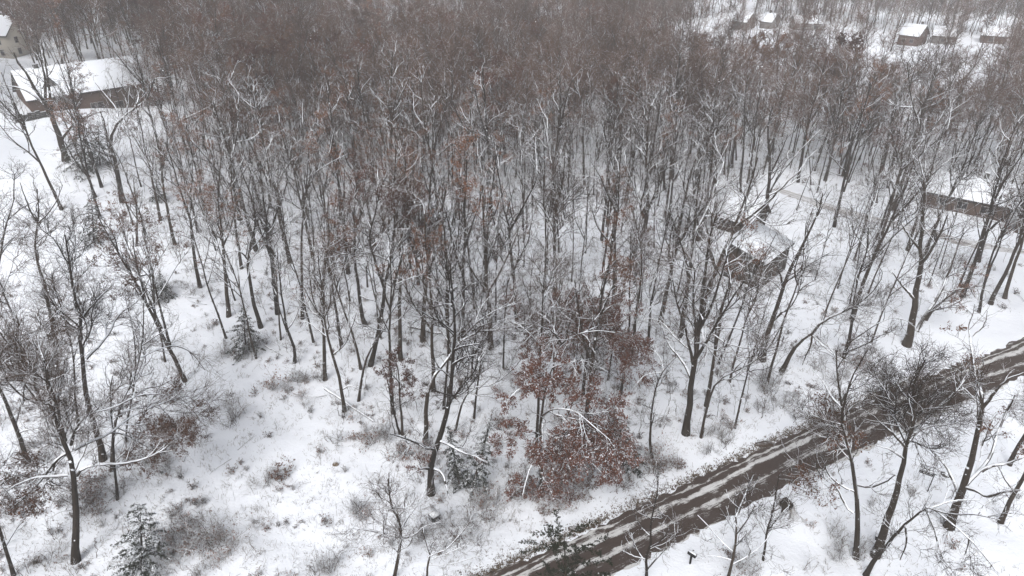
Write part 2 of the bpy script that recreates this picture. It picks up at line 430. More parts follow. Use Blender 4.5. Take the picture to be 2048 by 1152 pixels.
def road_mat():
    m, nt, b = mat("slushy_road")
    at = N(nt, "Attribute", attribute_name="along")
    sp = N(nt, "SeparateXYZ"); nt.links.new(at.outputs["Vector"], sp.inputs[0])
    def vec(sx, sy):
        c = N(nt, "CombineXYZ"); nt.links.new(mathn(nt, 'MULTIPLY', sp.outputs[0], sx), c.inputs[0]); nt.links.new(mathn(nt, 'MULTIPLY', sp.outputs[1], sy), c.inputs[1]); return c.outputs[0]
    wob = mathn(nt, 'ADD', mathn(nt, 'MULTIPLY', mathn(nt, 'SUBTRACT', noise(nt, 1, 3, vec(.5, 1.6)), .5), .8), mathn(nt, 'MULTIPLY', mathn(nt, 'SUBTRACT', noise(nt, 1, 2, vec(.07, .25)), .5), 1.3))
    y = mathn(nt, 'DIVIDE', mathn(nt, 'ADD', sp.outputs[1], wob), ROAD_W)
    g = lambda v: (v, v, v)
    # snow cover across the road: edge, thin line, slush, band, bare lane, band, bare lane
    cov = ramp(nt, y, [(0, g(.30)), (.03, g(.02)), (.08, g(.06)), (.11, g(.60)), (.14, g(.12)), (.20, g(.20)), (.24, g(.66)), (.30, g(.56)), (.35, g(.16)), (.42, g(-.02)), (.52, g(.0)), (.57, g(.34)), (.63, g(.42)), (.68, g(.08)), (.76, g(.02)), (.88, g(-.05)), (.93, g(.08)), (.97, g(.5)), (1, g(1))])
    st = mathn(nt, 'ADD', mathn(nt, 'MULTIPLY', noise(nt, 1, 6, vec(.7, 8), .75), .66), mathn(nt, 'MULTIPLY', noise(nt, 1, 4, vec(6, 8), .8), .34))
    bl = noise(nt, 1, 3, vec(.16, .5), .5)
    f = mathn(nt, 'ADD', cov, mathn(nt, 'ADD', mathn(nt, 'MULTIPLY', mathn(nt, 'SUBTRACT', st, .5), 2.1), mathn(nt, 'MULTIPLY', mathn(nt, 'SUBTRACT', bl, .5), 1.3)))
    f = mathn(nt, 'ADD', f, mathn(nt, 'MULTIPLY', mathn(nt, 'SUBTRACT', noise(nt, 1, 3, vec(.9, 1.5), .6), .5), 1.1)); fac = smooth(nt, f, .24, .62)
    wet = mixc(nt, noise(nt, 1, 6, vec(1.6, 5), .85), (.013, .009, .007), (.078, .052, .041))
    sl = mixc(nt, noise(nt, 1, 3, vec(.3, 3)), (.34, .33, .32), (.74, .75, .76))
    nt.links.new(mixc(nt, fac, wet, sl), b.inputs["Base Color"])
    b.inputs["Roughness"].default_value = .62; b.inputs["Specular IOR Level"].default_value = .3
    bp = N(nt, "Bump"); bp.inputs["Strength"].default_value = .5; bp.inputs["Distance"].default_value = .1
    nt.links.new(st, bp.inputs["Height"]); nt.links.new(bp.outputs[0], b.inputs["Normal"])
    return m
strip("road", ROAD_A, ROAD_W, road_mat(), 15)
def lane_mat(fade=False):
    m, nt, b = mat("grey_lane_slush")
    at = N(nt, "Attribute", attribute_name="along"); sp = N(nt, "SeparateXYZ"); nt.links.new(at.outputs["Vector"], sp.inputs[0])
    c = N(nt, "CombineXYZ"); nt.links.new(mathn(nt, 'MULTIPLY', sp.outputs[0], .12), c.inputs[0]); nt.links.new(mathn(nt, 'MULTIPLY', sp.outputs[1], 2.2), c.inputs[1])
    f = smooth(nt, noise(nt, 1, 4, c.outputs[0], .6), .38, .62)
    if fade: f = mathn(nt, 'MULTIPLY', f, mathn(nt, 'MULTIPLY', smooth(nt, sp.outputs[0], 0, .8), smooth(nt, mathn(nt, 'MULTIPLY', sp.outputs[0], -1), -2.8, -1.0)))
    nt.links.new(mixc(nt, f, SNOW if fade else (.70, .71, .74), (.22, .20, .18) if fade else (.30, .28, .27)), b.inputs["Base Color"]); return m
strip("lane", LANE, 2.5, lane_mat(), 7)
tk = np.array([ground(*q)[:2] for q in ((1603, 1003), (1612, 1030), (1618, 1062), (1619, 1085))])
strip("driveway", tk + np.array([-.5, 0]), 1.1, lane_mat(True), 5)

# ------------------------------------------------------------------ haze
hz = GB(); hz.box((-1600, -200, -1.5), (1600, 1900, 48))
mm = bpy.data.materials.new("haze"); mm.use_nodes = True; nt = mm.node_tree
nt.nodes.remove(nt.nodes["Principled BSDF"])
pv = nt.nodes.new("ShaderNodeVolumePrincipled"); pv.inputs["Density"].default_value = .00068
pv.inputs["Color"].default_value = (.97, .955, .95, 1)
nt.links.new(pv.outputs[0], nt.nodes["Material Output"].inputs["Volume"])
link("haze", hz.mesh("haze", [mm]), kind="stuff")


# ------------------------------------------------------------------ trees one can tell apart
# (kind, label, trunk width in px, height in m, leaf spec, trunk pixels from the foot up, [limb pixels from the trunk out])
LOW = ('leaf2', .20, 7, .045, 0, .5); SOME = ('leaf2', .18, 7, .045, .2, 1); TOP = ('leaf', .15, 7, .045, .45, 1); FEW = ('leaf2', .05, 2, .06, .2, .8)
HERO = [
# --- left foreground
('o', "big forked oak at the bottom left, russet leaves low on its trunk, snowy limb rightward", 16, 19, LOW,
 [(150, 1124), (151, 1014), (147, 951), (140, 909), (128, 880), (112, 840)],
 [[(137, 909), (118, 888), (100, 876), (92, 846), (82, 808), (65, 763), (50, 726), (37, 676), (25, 626), (0, 570), (-20, 515)],
  [(142, 890), (150, 861), (162, 841), (180, 826), (225, 816), (255, 800), (290, 785), (330, 790)],
  [(153, 951), (165, 935), (190, 930), (215, 927), (245, 928), (275, 922), (320, 905), (350, 880)],
  [(147, 900), (165, 890), (190, 880), (215, 870), (250, 840), (300, 815), (340, 800), (375, 790)],
  [(134, 906), (112, 920), (90, 950), (60, 985), (20, 1020)],
  [(136, 950), (105, 953), (75, 952), (40, 965), (0, 990)], [(132, 885), (120, 840), (112, 800), (95, 760), (88, 720)]]),
('b', "tall dark straight tree with a kinked bare limb pointing right over the snowy trail", 13, 21, None,
 [(205, 920), (192, 861), (175, 801), (165, 726), (160, 676), (160, 626), (147, 576), (138, 520), (130, 470)],
 [[(172, 718), (200, 690), (220, 665), (228, 640), (245, 622), (270, 608), (290, 583)], [(160, 640), (185, 610), (205, 590), (225, 570)], [(150, 585), (135, 550), (115, 520)]]),
('b', "upright tree at the left with its foot on clear snow and a high fork", 9, 19, None,
 [(112, 693), (100, 626), (90, 576), (82, 543), (70, 513), (69, 473), (76, 448), (80, 430)],
 [[(76, 446), (62, 425), (52, 400), (40, 365)], [(77, 446), (98, 425), (115, 400), (125, 370)]]),
('b', "thick tree cut by the left edge of the photo, its foot beside a leafy bush", 10, 18, None,
 [(55, 926), (40, 880), (28, 845), (12, 805), (-5, 770), (-25, 710)], [[(30, 850), (45, 800), (52, 760)], [(35, 865), (60, 858), (100, 852), (130, 850)]]),
('b', "slim dark tree with an airy crown of fine twigs over the trail's left edge", 8, 15, None,
 [(222, 942), (224, 880), (235, 816), (262, 770), (280, 722), (287, 655), (287, 606)],
 [[(250, 795), (285, 790), (330, 785), (370, 800), (400, 840)], [(232, 830), (265, 818), (310, 805), (350, 790), (385, 760)], [(283, 715), (310, 700), (345, 690), (380, 700), (410, 740)], [(285, 690), (315, 670), (345, 650)]]),
('b', "thin russet-tinged stem standing in the brush right behind the big forked oak", 6, 12, LOW, [(233, 1000), (229, 930), (226, 870), (222, 810)], []),
('b', "thin straight stem rising just left of the trail behind the airy crowned tree", 5, 14, None, [(250, 885), (252, 851), (265, 791), (272, 730)], []),
('b', "thin tree with a single fork growing between two thick dark trunks at the left", 5, 17, None, [(155, 850), (151, 806), (148, 716), (140, 676), (122, 613)], [[(148, 720), (156, 680), (172, 640)]]),
('b', "pale slender stem standing alone in open snow at the left", 4, 14, None, [(118, 858), (117, 816), (115, 696), (112, 660)], []),
('b', "dark leaning stem in the bottom left corner of the photo", 8, 15, FEW, [(26, 1152), (15, 1110), (0, 1065), (-20, 1000)], [[(10, 1095), (30, 1060), (55, 1030)]]),
('b', "tree at the left edge with drooping fine crown over the open white slope", 9, 17, None, [(-12, 640), (-8, 560), (5, 480), (20, 420), (30, 390)], [[(0, 500), (30, 470), (60, 450)], [(15, 440), (50, 410), (90, 395)]]),
# --- left bank behind the trail
('b', "stout tree leaning left beside the low dark wall, in front of the long house", 14, 18, None,
 [(132, 320), (125, 285), (110, 250), (92, 215), (75, 185), (55, 150), (35, 125)], [[(110, 252), (102, 215), (98, 175), (90, 120), (82, 85)], [(122, 280), (140, 255), (165, 235), (190, 228)], [(92, 215), (70, 190), (40, 175), (5, 170)], [(90, 205), (92, 165), (85, 130), (70, 95)]]),
('b', "big tree forking low into a snowy Y below the long house", 11, 19, None,
 [(246, 404), (235, 348), (225, 300), (218, 282), (228, 258), (238, 238), (262, 224), (288, 205), (300, 190)], [[(218, 284), (212, 262), (206, 235), (200, 222)], [(238, 240), (232, 215), (215, 195), (190, 165)], [(265, 222), (278, 200), (276, 180), (262, 160)]]),
('b', "leaning tree right of the Y-shaped one with snow along its long curved stem", 8, 18, SOME,
 [(320, 340), (333, 300), (345, 272), (352, 250), (380, 232), (420, 215), (455, 190)], [[(352, 252), (360, 225), (362, 195)]]),
('b', "short grey tree with a fan of branches above its straight foot on the snow bank", 6, 10, None,
 [(272, 492), (274, 455), (275, 436), (272, 420)], [[(274, 438), (255, 410), (240, 385), (222, 362)], [(275, 437), (295, 420), (330, 425)], [(275, 432), (282, 405), (285, 380)]]),
('b', "thin leaning stem just right of the short grey tree on the snow bank", 4, 14, None, [(294, 476), (285, 440), (272, 405), (255, 360)], []),
('o', "oak with rusty leaves and a trunk bending left, upslope of the small snowy spruce", 8, 20, SOME,
 [(400, 575), (390, 525), (384, 480), (382, 428), (370, 413), (352, 350), (340, 310)], [[(382, 440), (400, 425), (425, 430), (440, 415)]]),
('o', "oak with two thick stems above the rounded snowy spruce, rusty leaves in its crown", 9, 20, SOME,
 [(457, 633), (455, 588), (450, 540), (446, 490), (440, 440), (434, 390), (440, 340)], [[(447, 490), (462, 455), (468, 430), (478, 400)], [(445, 480), (425, 460), (400, 415), (392, 380)], [(452, 560), (425, 540), (395, 520)]]),
('b', "clean trunked tree leaning left beside the rounded snowy spruce", 9, 20, FEW, [(522, 655), (510, 615), (500, 576), (495, 518), (500, 495), (512, 450), (505, 400)], [[(497, 520), (480, 500), (455, 505), (430, 525)], [(500, 500), (520, 480), (540, 440)]]),
('b', "thick dark trunk standing clear on snow amid brown leaves, upper left of the wood", 9, 19, SOME, [(480, 439), (472, 400), (467, 338), (470, 290), (462, 240)], [[(470, 370), (490, 340), (505, 315)]]),
('b', "dark trunk with a snow-lined arm curving left near the top edge of the trail", 8, 18, FEW, [(590, 335), (587, 290), (580, 250), (572, 215), (555, 190)], [[(583, 262), (600, 235), (622, 218)], [(575, 225), (550, 205), (530, 170)]]),
('b', "curved snow-backed tree bending right, left of the brown-leaved oaks", 6, 15, None, [(553, 392), (556, 370), (565, 345), (585, 318), (615, 298)], []),
('b', "curved tree with a long snowy upper stem arching to the right over the wood", 7, 18, None, [(604, 638), (604, 576), (602, 488), (604, 438), (612, 383), (622, 358), (637, 338), (672, 320), (695, 308)], [[(612, 385), (615, 340), (618, 300)]]),
('b', "small crooked tree with a low fork standing in brush beside the trail", 7, 14, None, [(588, 726), (590, 701), (582, 676), (573, 661), (567, 613), (562, 576), (556, 530)], [[(573, 661), (590, 640), (600, 610), (604, 580)], [(574, 664), (562, 630), (553, 590)]]),
('b', "straight thin stem right behind the small crooked tree", 4, 14, None, [(561, 680), (556, 601), (552, 540), (545, 500)], []),
('b', "thin pole stem with snow gaps on both sides, left centre of the wood", 4, 16, None, [(630, 580), (628, 520), (626, 460), (620, 400)], []),
# --- centre left, above the clearing
('b', "feathery fan of rising twigs on a tree whose foot meets a thin snowy log", 8, 17, None,
 [(689, 823), (684, 788), (677, 746), (667, 711), (654, 671), (649, 636), (644, 588), (638, 540), (636, 500)], [[(665, 710), (690, 690), (702, 660), (712, 630)], [(656, 675), (630, 655), (610, 640), (600, 655)], [(650, 640), (625, 610), (608, 575)], [(682, 780), (700, 770), (715, 778)]]),
('b', "slim tree with a low V fork just right of the feathery fan tree", 6, 15, None, [(716, 802), (724, 751), (732, 716), (745, 690), (762, 673), (779, 628), (795, 605), (820, 590)], [[(745, 690), (770, 655), (800, 640), (825, 610)]]),
('b', "tree leaning left with a double stem behind the V-forked slim tree", 6, 17, FEW, [(722, 738), (712, 688), (697, 646), (684, 613), (675, 580), (660, 540)], [[(716, 700), (700, 670), (690, 660)], [(697, 648), (700, 610), (698, 580)]]),
('o', "red-brown trunked oak with low russet sprays, left of the Y-forked oak", 9, 20, TOP, [(732, 651), (722, 626), (717, 576), (712, 545), (709, 513), (709, 450), (709, 413), (716, 350)], [[(717, 590), (740, 600), (765, 605)], [(709, 440), (700, 410), (692, 395)], [(710, 460), (725, 420), (732, 380)]]),
('o', "tall oak forking at mid height into a wide Y, rusty leaves in its upper crown", 10, 21, TOP,
 [(739, 731), (752, 688), (764, 626), (768, 580), (774, 545), (784, 508), (789, 438), (788, 380), (790, 330), (792, 290)], [[(768, 578), (752, 528), (740, 490), (738, 470), (750, 430), (765, 360), (775, 350)], [(788, 450), (810, 430), (830, 400)], [(778, 530), (800, 505), (835, 500)], [(786, 480), (770, 485), (745, 480)]]),
('b', "dark dead-looking tree with a crooked top and snow patches, centre left of the wood", 7, 18, None, [(905, 450), (912, 420), (921, 375), (927, 340), (935, 300), (945, 270)], [[(925, 352), (940, 330), (955, 315)]]),
# --- centre
('o', "broken oak near the dark cabinet with a thick reddish foot and drooping white limbs", 15, 20, ('leaf', .10, 7, .05, .08, .32),
 [(862, 988), (862, 944), (869, 906), (879, 876), (888, 848), (897, 815), (902, 763), (906, 715), (912, 676), (909, 626), (904, 580), (900, 540)],
 [[(871, 900), (850, 895), (832, 885), (805, 875), (780, 868)], [(865, 938), (845, 935), (825, 945), (815, 958)], [(878, 880), (900, 890), (925, 905), (955, 915), (975, 925)], [(867, 935), (885, 945), (892, 970), (900, 1000)], [(908, 700), (935, 690), (960, 688)], [(905, 730), (925, 715), (960, 708)]]),
('b', "leaning tree whose crooked trunk ends in two long limbs heavy with snow, reaching right", 10, 17, None,
 [(850, 885), (852, 830), (854, 790), (862, 761), (877, 736), (897, 716), (912, 696), (924, 676), (942, 661), (987, 663), (1020, 658), (1060, 664)], [[(928, 672), (950, 648), (987, 621), (1022, 611), (1050, 590)], [(915, 690), (940, 695), (980, 690)], [(945, 661), (965, 650), (1000, 640), (1060, 650)]]),
('b', "short tree topped by a flat russet tuft, left of the leaning snowy-limbed tree", 6, 9, ('leaf', .75, 10, .05, .55, 1), [(805, 870), (804, 850), (800, 800), (799, 762), (797, 745)], [[(800, 765), (780, 745), (770, 735)], [(800, 762), (825, 742)]]),
('b', "bare broken-topped stem just left of the russet-tufted short tree", 5, 8, None, [(800, 868), (792, 840), (784, 813), (779, 781)], []),
('b', "straight dark stem behind the broken oak, with a thickened swelling midway", 6, 19, None, [(887, 817), (890, 780), (894, 745), (896, 720), (897, 650), (895, 600)], []),
('b', "thin tree bowing right near the centre, its foot behind the small snowy spruces", 5, 12, None, [(908, 864), (914, 845), (924, 808), (937, 783), (960, 770), (985, 772)], []),
('b', "straight slender stem standing on clean snow right of the bowing thin tree", 5, 15, None, [(947, 837), (955, 770), (964, 705), (968, 650)], [[(962, 710), (945, 690), (930, 660)]]),
('b', "thin dark stem upslope of the straight slender one, near a snowy limb", 4, 15, None, [(942, 762), (945, 720), (950, 670), (955, 620)], []),
('b', "thin pole stem below the tip of the long snowy limb", 4, 16, None, [(1007, 737), (1008, 681), (1010, 620), (1015, 560)], []),
('o', "large spreading oak by the road covered in brick-red leaves, lower limbs white with snow", 11, 15, ('leaf', .55, 10, .05, 0, 1),
 [(1085, 990), (1082, 930), (1080, 870), (1084, 820), (1090, 780), (1102, 740), (1115, 705)],
 [[(1082, 905), (1065, 925), (1052, 960), (1045, 990)], [(1081, 940), (1090, 965), (1105, 990), (1122, 1005)], [(1086, 860), (1110, 875), (1150, 905), (1185, 925), (1215, 960)], [(1085, 830), (1110, 815), (1150, 820), (1185, 850), (1220, 880)], [(1082, 870), (1060, 860), (1035, 870), (1015, 895)], [(1092, 775), (1070, 765), (1040, 775), (1015, 800)], [(1105, 735), (1135, 725), (1170, 720), (1210, 740)], [(1084, 845), (1085, 880), (1088, 915)], [(1150, 905), (1175, 900), (1200, 898)], [(1120, 690), (1150, 670), (1190, 660), (1230, 665)], [(1125, 690), (1105, 660), (1070, 650)]]),
('b', "straight thin tree rising out of the brick-red oak's crown", 7, 22, None, [(1072, 905), (1076, 830), (1078, 740), (1082, 670), (1085, 600), (1090, 530)], []),
('o', "second brick-red oak right behind the large spreading one, leaves in a flat tier", 7, 15, ('leaf', .7, 10, .05, .45, 1), [(1166, 790), (1170, 740), (1176, 690), (1180, 650)], [[(1172, 720), (1200, 690), (1230, 665), (1250, 640)], [(1172, 725), (1150, 690), (1120, 650), (1100, 630)], [(1176, 690), (1215, 670), (1255, 665)]]),
('b', "thick tree with many steep rising branches standing just above the road's snowy verge", 15, 23, None,
 [(1372, 868), (1379, 801), (1386, 751), (1391, 726), (1395, 690), (1399, 651), (1404, 601), (1410, 550), (1415, 500)], [[(1388, 735), (1380, 693), (1369, 651), (1355, 610), (1345, 560)], [(1393, 715), (1414, 683), (1426, 658), (1464, 598), (1490, 560)], [(1392, 705), (1391, 650), (1385, 600), (1390, 540)], [(1398, 660), (1425, 610), (1440, 560), (1455, 510)], [(1384, 760), (1365, 720), (1335, 690), (1320, 640)]]),
('b', "slim dark stem with its foot in open snow right of the brick-red oak", 6, 19, None, [(1241, 794), (1249, 738), (1254, 701), (1257, 676), (1260, 626), (1258, 570), (1262, 520)], [[(1254, 700), (1262, 670), (1275, 630)]]),
('b', "tree forking in two at mid height, upslope of the slim dark stem", 8, 19, None, [(1260, 729), (1264, 696), (1271, 668), (1270, 638), (1278, 590), (1285, 540), (1280, 490)], [[(1272, 665), (1289, 633), (1299, 596), (1305, 550), (1320, 500)]]),
('b', "slender tree with a small dark burl at its foot, right of the twin-forked tree", 6, 18, None, [(1294, 693), (1299, 658), (1301, 613), (1309, 576), (1318, 520), (1330, 470)], [[(1302, 610), (1312, 580), (1325, 550)]]),
('b', "wavy small tree near the road with a limb to each side like a slingshot", 6, 12, None, [(1306, 916), (1300, 889), (1304, 813), (1311, 776), (1324, 743), (1340, 725), (1356, 711)], [[(1322, 745), (1291, 748), (1275, 765), (1265, 780)], [(1326, 740), (1322, 715), (1300, 695)]]),
('b', "thin leaning stem crossing right of the thick many-branched tree", 6, 15, None, [(1402, 875), (1408, 835), (1424, 783), (1436, 758), (1460, 748), (1500, 728), (1520, 715)], [[(1424, 785), (1440, 745), (1455, 700)]]),
('b', "thin tree above the brushy bank, left of the trunk beside the shed-roofed house", 5, 16, None, [(1459, 764), (1465, 735), (1471, 713), (1482, 680), (1490, 640)], []),
('b', "bare leaning pole between thick trunks, below the shed-roofed house", 5, 17, None, [(1436, 728), (1450, 695), (1474, 638), (1488, 600), (1500, 560)], []),
('b', "tall thick tree standing in front of the shed-roofed house, leaning right", 12, 21, None, [(1526, 721), (1531, 683), (1540, 650), (1551, 626), (1566, 574), (1578, 545), (1600, 500), (1625, 450)], [[(1566, 574), (1560, 545), (1548, 520)], [(1568, 565), (1600, 545), (1640, 535)], [(1548, 640), (1570, 620), (1600, 615)], [(1564, 580), (1545, 560), (1520, 555), (1490, 545)]]),
('b', "bent tree arching over to the right from a slanting foot, above the roadside brush", 10, 13, None, [(1562, 742), (1586, 701), (1601, 681), (1623, 668), (1636, 648), (1665, 632), (1706, 614), (1740, 590)], [[(1625, 670), (1646, 691), (1665, 708), (1686, 718), (1710, 735)], [(1625, 668), (1622, 690), (1610, 715), (1605, 730)], [(1640, 646), (1672, 648), (1700, 640)]]),
('b', "slim tree with a forearm limb reaching right, beside the arching tree", 8, 16, None, [(1687, 717), (1698, 681), (1706, 626), (1709, 588), (1720, 540), (1735, 500)], [[(1698, 685), (1731, 663), (1756, 646), (1778, 636), (1801, 636), (1825, 648)], [(1690, 705), (1730, 690), (1760, 672)]]),
('b', "massive trunk standing alone on the white lawn beside the road, twin stems from its foot", 16, 22, None, [(1813, 690), (1823, 651), (1828, 613), (1833, 576), (1843, 538), (1841, 488), (1845, 440), (1850, 390)], [[(1833, 663), (1848, 636), (1871, 601), (1886, 576), (1896, 550), (1912, 505), (1925, 470)], [(1841, 530), (1860, 505), (1880, 470), (1895, 430)], [(1842, 500), (1815, 470), (1800, 440)], [(1830, 600), (1805, 570), (1785, 545)]]),
('o', "leaning limb-like young oak with orange-brown leaves, right of the massive lawn trunk", 6, 9, ('leaf2', .6, 7, .05, .2, 1), [(1851, 640), (1866, 618), (1888, 600), (1912, 582), (1930, 570)], []),
('b', "grey trunk at the upper edge of the white lawn, leftmost of three there", 6, 17, None, [(1958, 625), (1964, 590), (1975, 540), (1990, 490)], []),
('b', "middle of three grey trunks on the white lawn, the thickest of them", 9, 18, None, [(1981, 608), (1990, 586), (2005, 555), (2023, 522), (2040, 480)], []),
('b', "rightmost of three grey trunks on the white lawn", 8, 17, None, [(2010, 597), (2016, 570), (2028, 530), (2050, 470)], []),
('b', "straight trunk leaning right on the lawn above the three grey trunks", 6, 17, None, [(1958, 524), (1966, 490), (1980, 450), (1998, 400)], []),
# --- right foreground, near side of the road
('b', "mossy straight trunk at the bottom right with a snowy limb reaching left to the road", 12, 15, FEW, [(1713, 1116), (1716, 1039), (1716, 1004), (1708, 964), (1701, 914), (1691, 876), (1686, 851), (1683, 813), (1676, 760), (1672, 700)],
 [[(1708, 1026), (1691, 1014), (1676, 976), (1656, 959), (1618, 939), (1586, 929)], [(1684, 825), (1696, 776), (1711, 738), (1735, 700)], [(1714, 985), (1690, 975), (1665, 960), (1650, 935), (1640, 905)], [(1684, 815), (1660, 790), (1645, 760), (1625, 740)], [(1716, 970), (1740, 975), (1770, 965), (1790, 950)]]),
('b', "large leaning trunk right of the mossy one, a dark tangle of twigs on top", 18, 17, None, [(1751, 1110), (1768, 1064), (1783, 1014), (1801, 951), (1813, 901), (1820, 868), (1828, 840)],
 [[(1816, 890), (1800, 860), (1790, 830), (1775, 800)], [(1820, 880), (1840, 850), (1870, 820), (1905, 790), (1930, 760)], [(1826, 845), (1830, 810), (1825, 770), (1850, 720)], [(1808, 915), (1790, 905), (1775, 895), (1750, 890)], [(1822, 870), (1860, 850), (1900, 850), (1940, 870)], [(1812, 895), (1785, 865), (1760, 845), (1745, 830)]]),
('o', "thick trunk forking in a wide V beside the street sign, few brown leaves above", 18, 17, ('leaf2', .05, 7, .05, .4, 1), [(1898, 1055), (1911, 1019), (1921, 984), (1936, 939), (1948, 901), (1958, 864), (1961, 826), (1968, 796), (1950, 755)],
 [[(1918, 990), (1911, 971), (1896, 936), (1878, 916), (1858, 894), (1840, 886)], [(1930, 972), (1945, 955), (1965, 935), (1985, 905), (1995, 870), (2005, 840), (2030, 790)], [(1963, 942), (1985, 930), (2015, 928), (2050, 912)], [(1930, 974), (1955, 980), (1972, 996), (2000, 985), (2040, 980)], [(1962, 820), (1985, 790), (2010, 760), (2048, 745)]]),
('b', "low tree at the bottom right bending right, its crown a wide spray of drooping twigs", 11, 8, None, [(1731, 1150), (1748, 1121), (1771, 1094), (1796, 1061), (1823, 1036), (1853, 1014), (1890, 1020)],
 [[(1853, 1014), (1900, 1030), (1950, 1028), (2000, 1040)], [(1850, 1016), (1870, 1060), (1880, 1110), (1910, 1150)], [(1860, 1016), (1905, 1000), (1960, 1000)], [(1810, 1048), (1815, 1085), (1800, 1120)], [(1870, 1020), (1920, 1060), (1960, 1100), (1990, 1140)]]),
('b', "slanting trunk near the right edge with its foot on open snow, lower of two there", 10, 15, None, [(2001, 1045), (2016, 1009), (2046, 959), (2075, 900)], [[(2030, 985), (2010, 960), (1995, 930)]]),
('b', "slanting trunk at the right edge half hidden by a limb, upper of two there", 9, 15, None, [(2018, 930), (2030, 905), (2046, 879), (2075, 820)], []),
# --- bottom edge
('b', "small dark bare tree with a forked crown at the bottom edge below the dark cabinet", 8, 9, None, [(786, 1160), (797, 1114), (801, 1089), (802, 1056), (796, 1035), (782, 1014), (777, 971), (778, 945)],
 [[(803, 1056), (822, 1026), (842, 1001), (852, 975)], [(799, 1075), (775, 1068), (749, 1064), (720, 1055), (700, 1045)], [(803, 1078), (830, 1070), (850, 1050), (880, 1045)], [(797, 1105), (785, 1092), (765, 1100)], [(800, 1100), (820, 1090), (825, 1075)]]),
('b', "twiggy low tree spreading right beside the small dark bare one at the bottom edge", 5, 7, None, [(852, 1165), (855, 1130), (862, 1105), (885, 1105)], [[(858, 1120), (900, 1105), (940, 1085)], [(860, 1110), (850, 1080), (845, 1060)], [(856, 1130), (900, 1130), (960, 1110)]]),
('b', "bare tree whose crown stands against the wet road at the bottom edge", 7, 11, None, [(1290, 1170), (1294, 1149), (1291, 1114), (1303, 1090), (1300, 1060)], [[(1292, 1125), (1270, 1095), (1262, 1065)], [(1300, 1095), (1325, 1080), (1340, 1055)], [(1294, 1140), (1310, 1120), (1335, 1095)], [(1291, 1118), (1265, 1112), (1245, 1100)]]),
('b', "round-crowned bare tree beside the black mailbox at the bottom edge", 7, 10, None, [(1455, 1165), (1459, 1146), (1469, 1101), (1474, 1064), (1470, 1030)], [[(1462, 1130), (1500, 1110), (1530, 1085), (1545, 1060)], [(1468, 1105), (1440, 1080), (1415, 1050), (1395, 1030)], [(1472, 1070), (1495, 1040), (1510, 1010)], [(1465, 1120), (1435, 1112), (1400, 1110)]]),
('b', "upright thin bare tree between the round-crowned one and the brown roadside box", 5, 9, None, [(1527, 1120), (1530, 1095), (1533, 1060), (1545, 1030), (1550, 1000)], [[(1532, 1070), (1515, 1040), (1500, 1010)], [(1533, 1065), (1560, 1030), (1580, 1010)]]),
# --- middle of the wood, right of centre
('b', "tall tree in the photo's centre with branches fanning from a snowy fork", 9, 21, None, [(1108, 606), (1110, 560), (1109, 500), (1107, 455), (1112, 420), (1125, 370), (1130, 320)], [[(1108, 460), (1095, 430), (1070, 400), (1050, 360)], [(1108, 458), (1135, 430), (1165, 415), (1195, 400)], [(1107, 465), (1092, 440), (1085, 390), (1090, 340)], [(1109, 480), (1140, 460), (1180, 455)]]),
('b', "thin straight neighbour just left of the centre tree with the snowy fork", 6, 20, None, [(1090, 575), (1092, 520), (1092, 460), (1090, 400), (1085, 340)], []),
('b', "thin stem with its foot on clean snow, two trunks right of the centre", 5, 19, None, [(1221, 519), (1225, 490), (1229, 438), (1230, 390), (1228, 340)], []),
('b', "very thick dark leaning trunk right of centre with tight upright branches", 12, 23, None, [(1262, 540), (1264, 525), (1279, 488), (1289, 458), (1296, 413), (1294, 363), (1290, 320), (1295, 280)], [[(1292, 440), (1275, 400), (1268, 350)], [(1296, 420), (1315, 380), (1335, 330)], [(1288, 462), (1265, 465), (1240, 495)]]),
('b', "thick twin-stemmed tree left of the brown wing of the shed-roofed house", 10, 20, None, [(1396, 480), (1403, 445), (1414, 396), (1421, 350), (1424, 310), (1430, 270)], [[(1408, 420), (1425, 390), (1455, 370), (1480, 350)], [(1420, 360), (1440, 320), (1455, 290)]]),
('b', "clean trunk standing on white ground uphill of the shed-roofed house", 6, 19, None, [(1481, 384), (1481, 350), (1486, 313), (1488, 280)], []),
('b', "shorter clean trunk left of the one on white ground, same open gap", 6, 18, None, [(1464, 336), (1466, 310), (1470, 280)], []),
('b', "wide-crowned tree growing up in front of the grey gable, snow in its main fork", 10, 20, None, [(1522, 464), (1528, 430), (1534, 400), (1540, 345), (1538, 300), (1535, 260)], [[(1534, 402), (1548, 365), (1575, 330), (1610, 290), (1640, 260)], [(1533, 400), (1515, 398), (1500, 385)], [(1540, 350), (1560, 310), (1575, 270)], [(1538, 390), (1570, 375), (1610, 350)]]),
('o', "slim oak with dark red leaves near the lane, upper right of the wood", 6, 15, ('leaf', .55, 7, .05, .3, 1), [(1752, 405), (1756, 370), (1760, 335), (1765, 310)], [[(1757, 370), (1780, 340), (1800, 320)], [(1756, 375), (1735, 350), (1720, 335)]]),
]
LOWC = {'large spreading': .10, 'second brick': .3, 'broken oak': .4, 'large leaning trunk': .66}
THIN = {'stout tree leaning left': .5, 'big tree forking low': .6, 'leaning tree right of the Y': .55, 'wide-crowned tree growing': .5, 'tall thick tree standing in front': .55, 'large leaning trunk': 1.15, 'thick trunk forking': .65, 'large spreading': 1.25, 'Y-forked': .9, 'many steep rising': .8, 'airy crown of fine': .75}
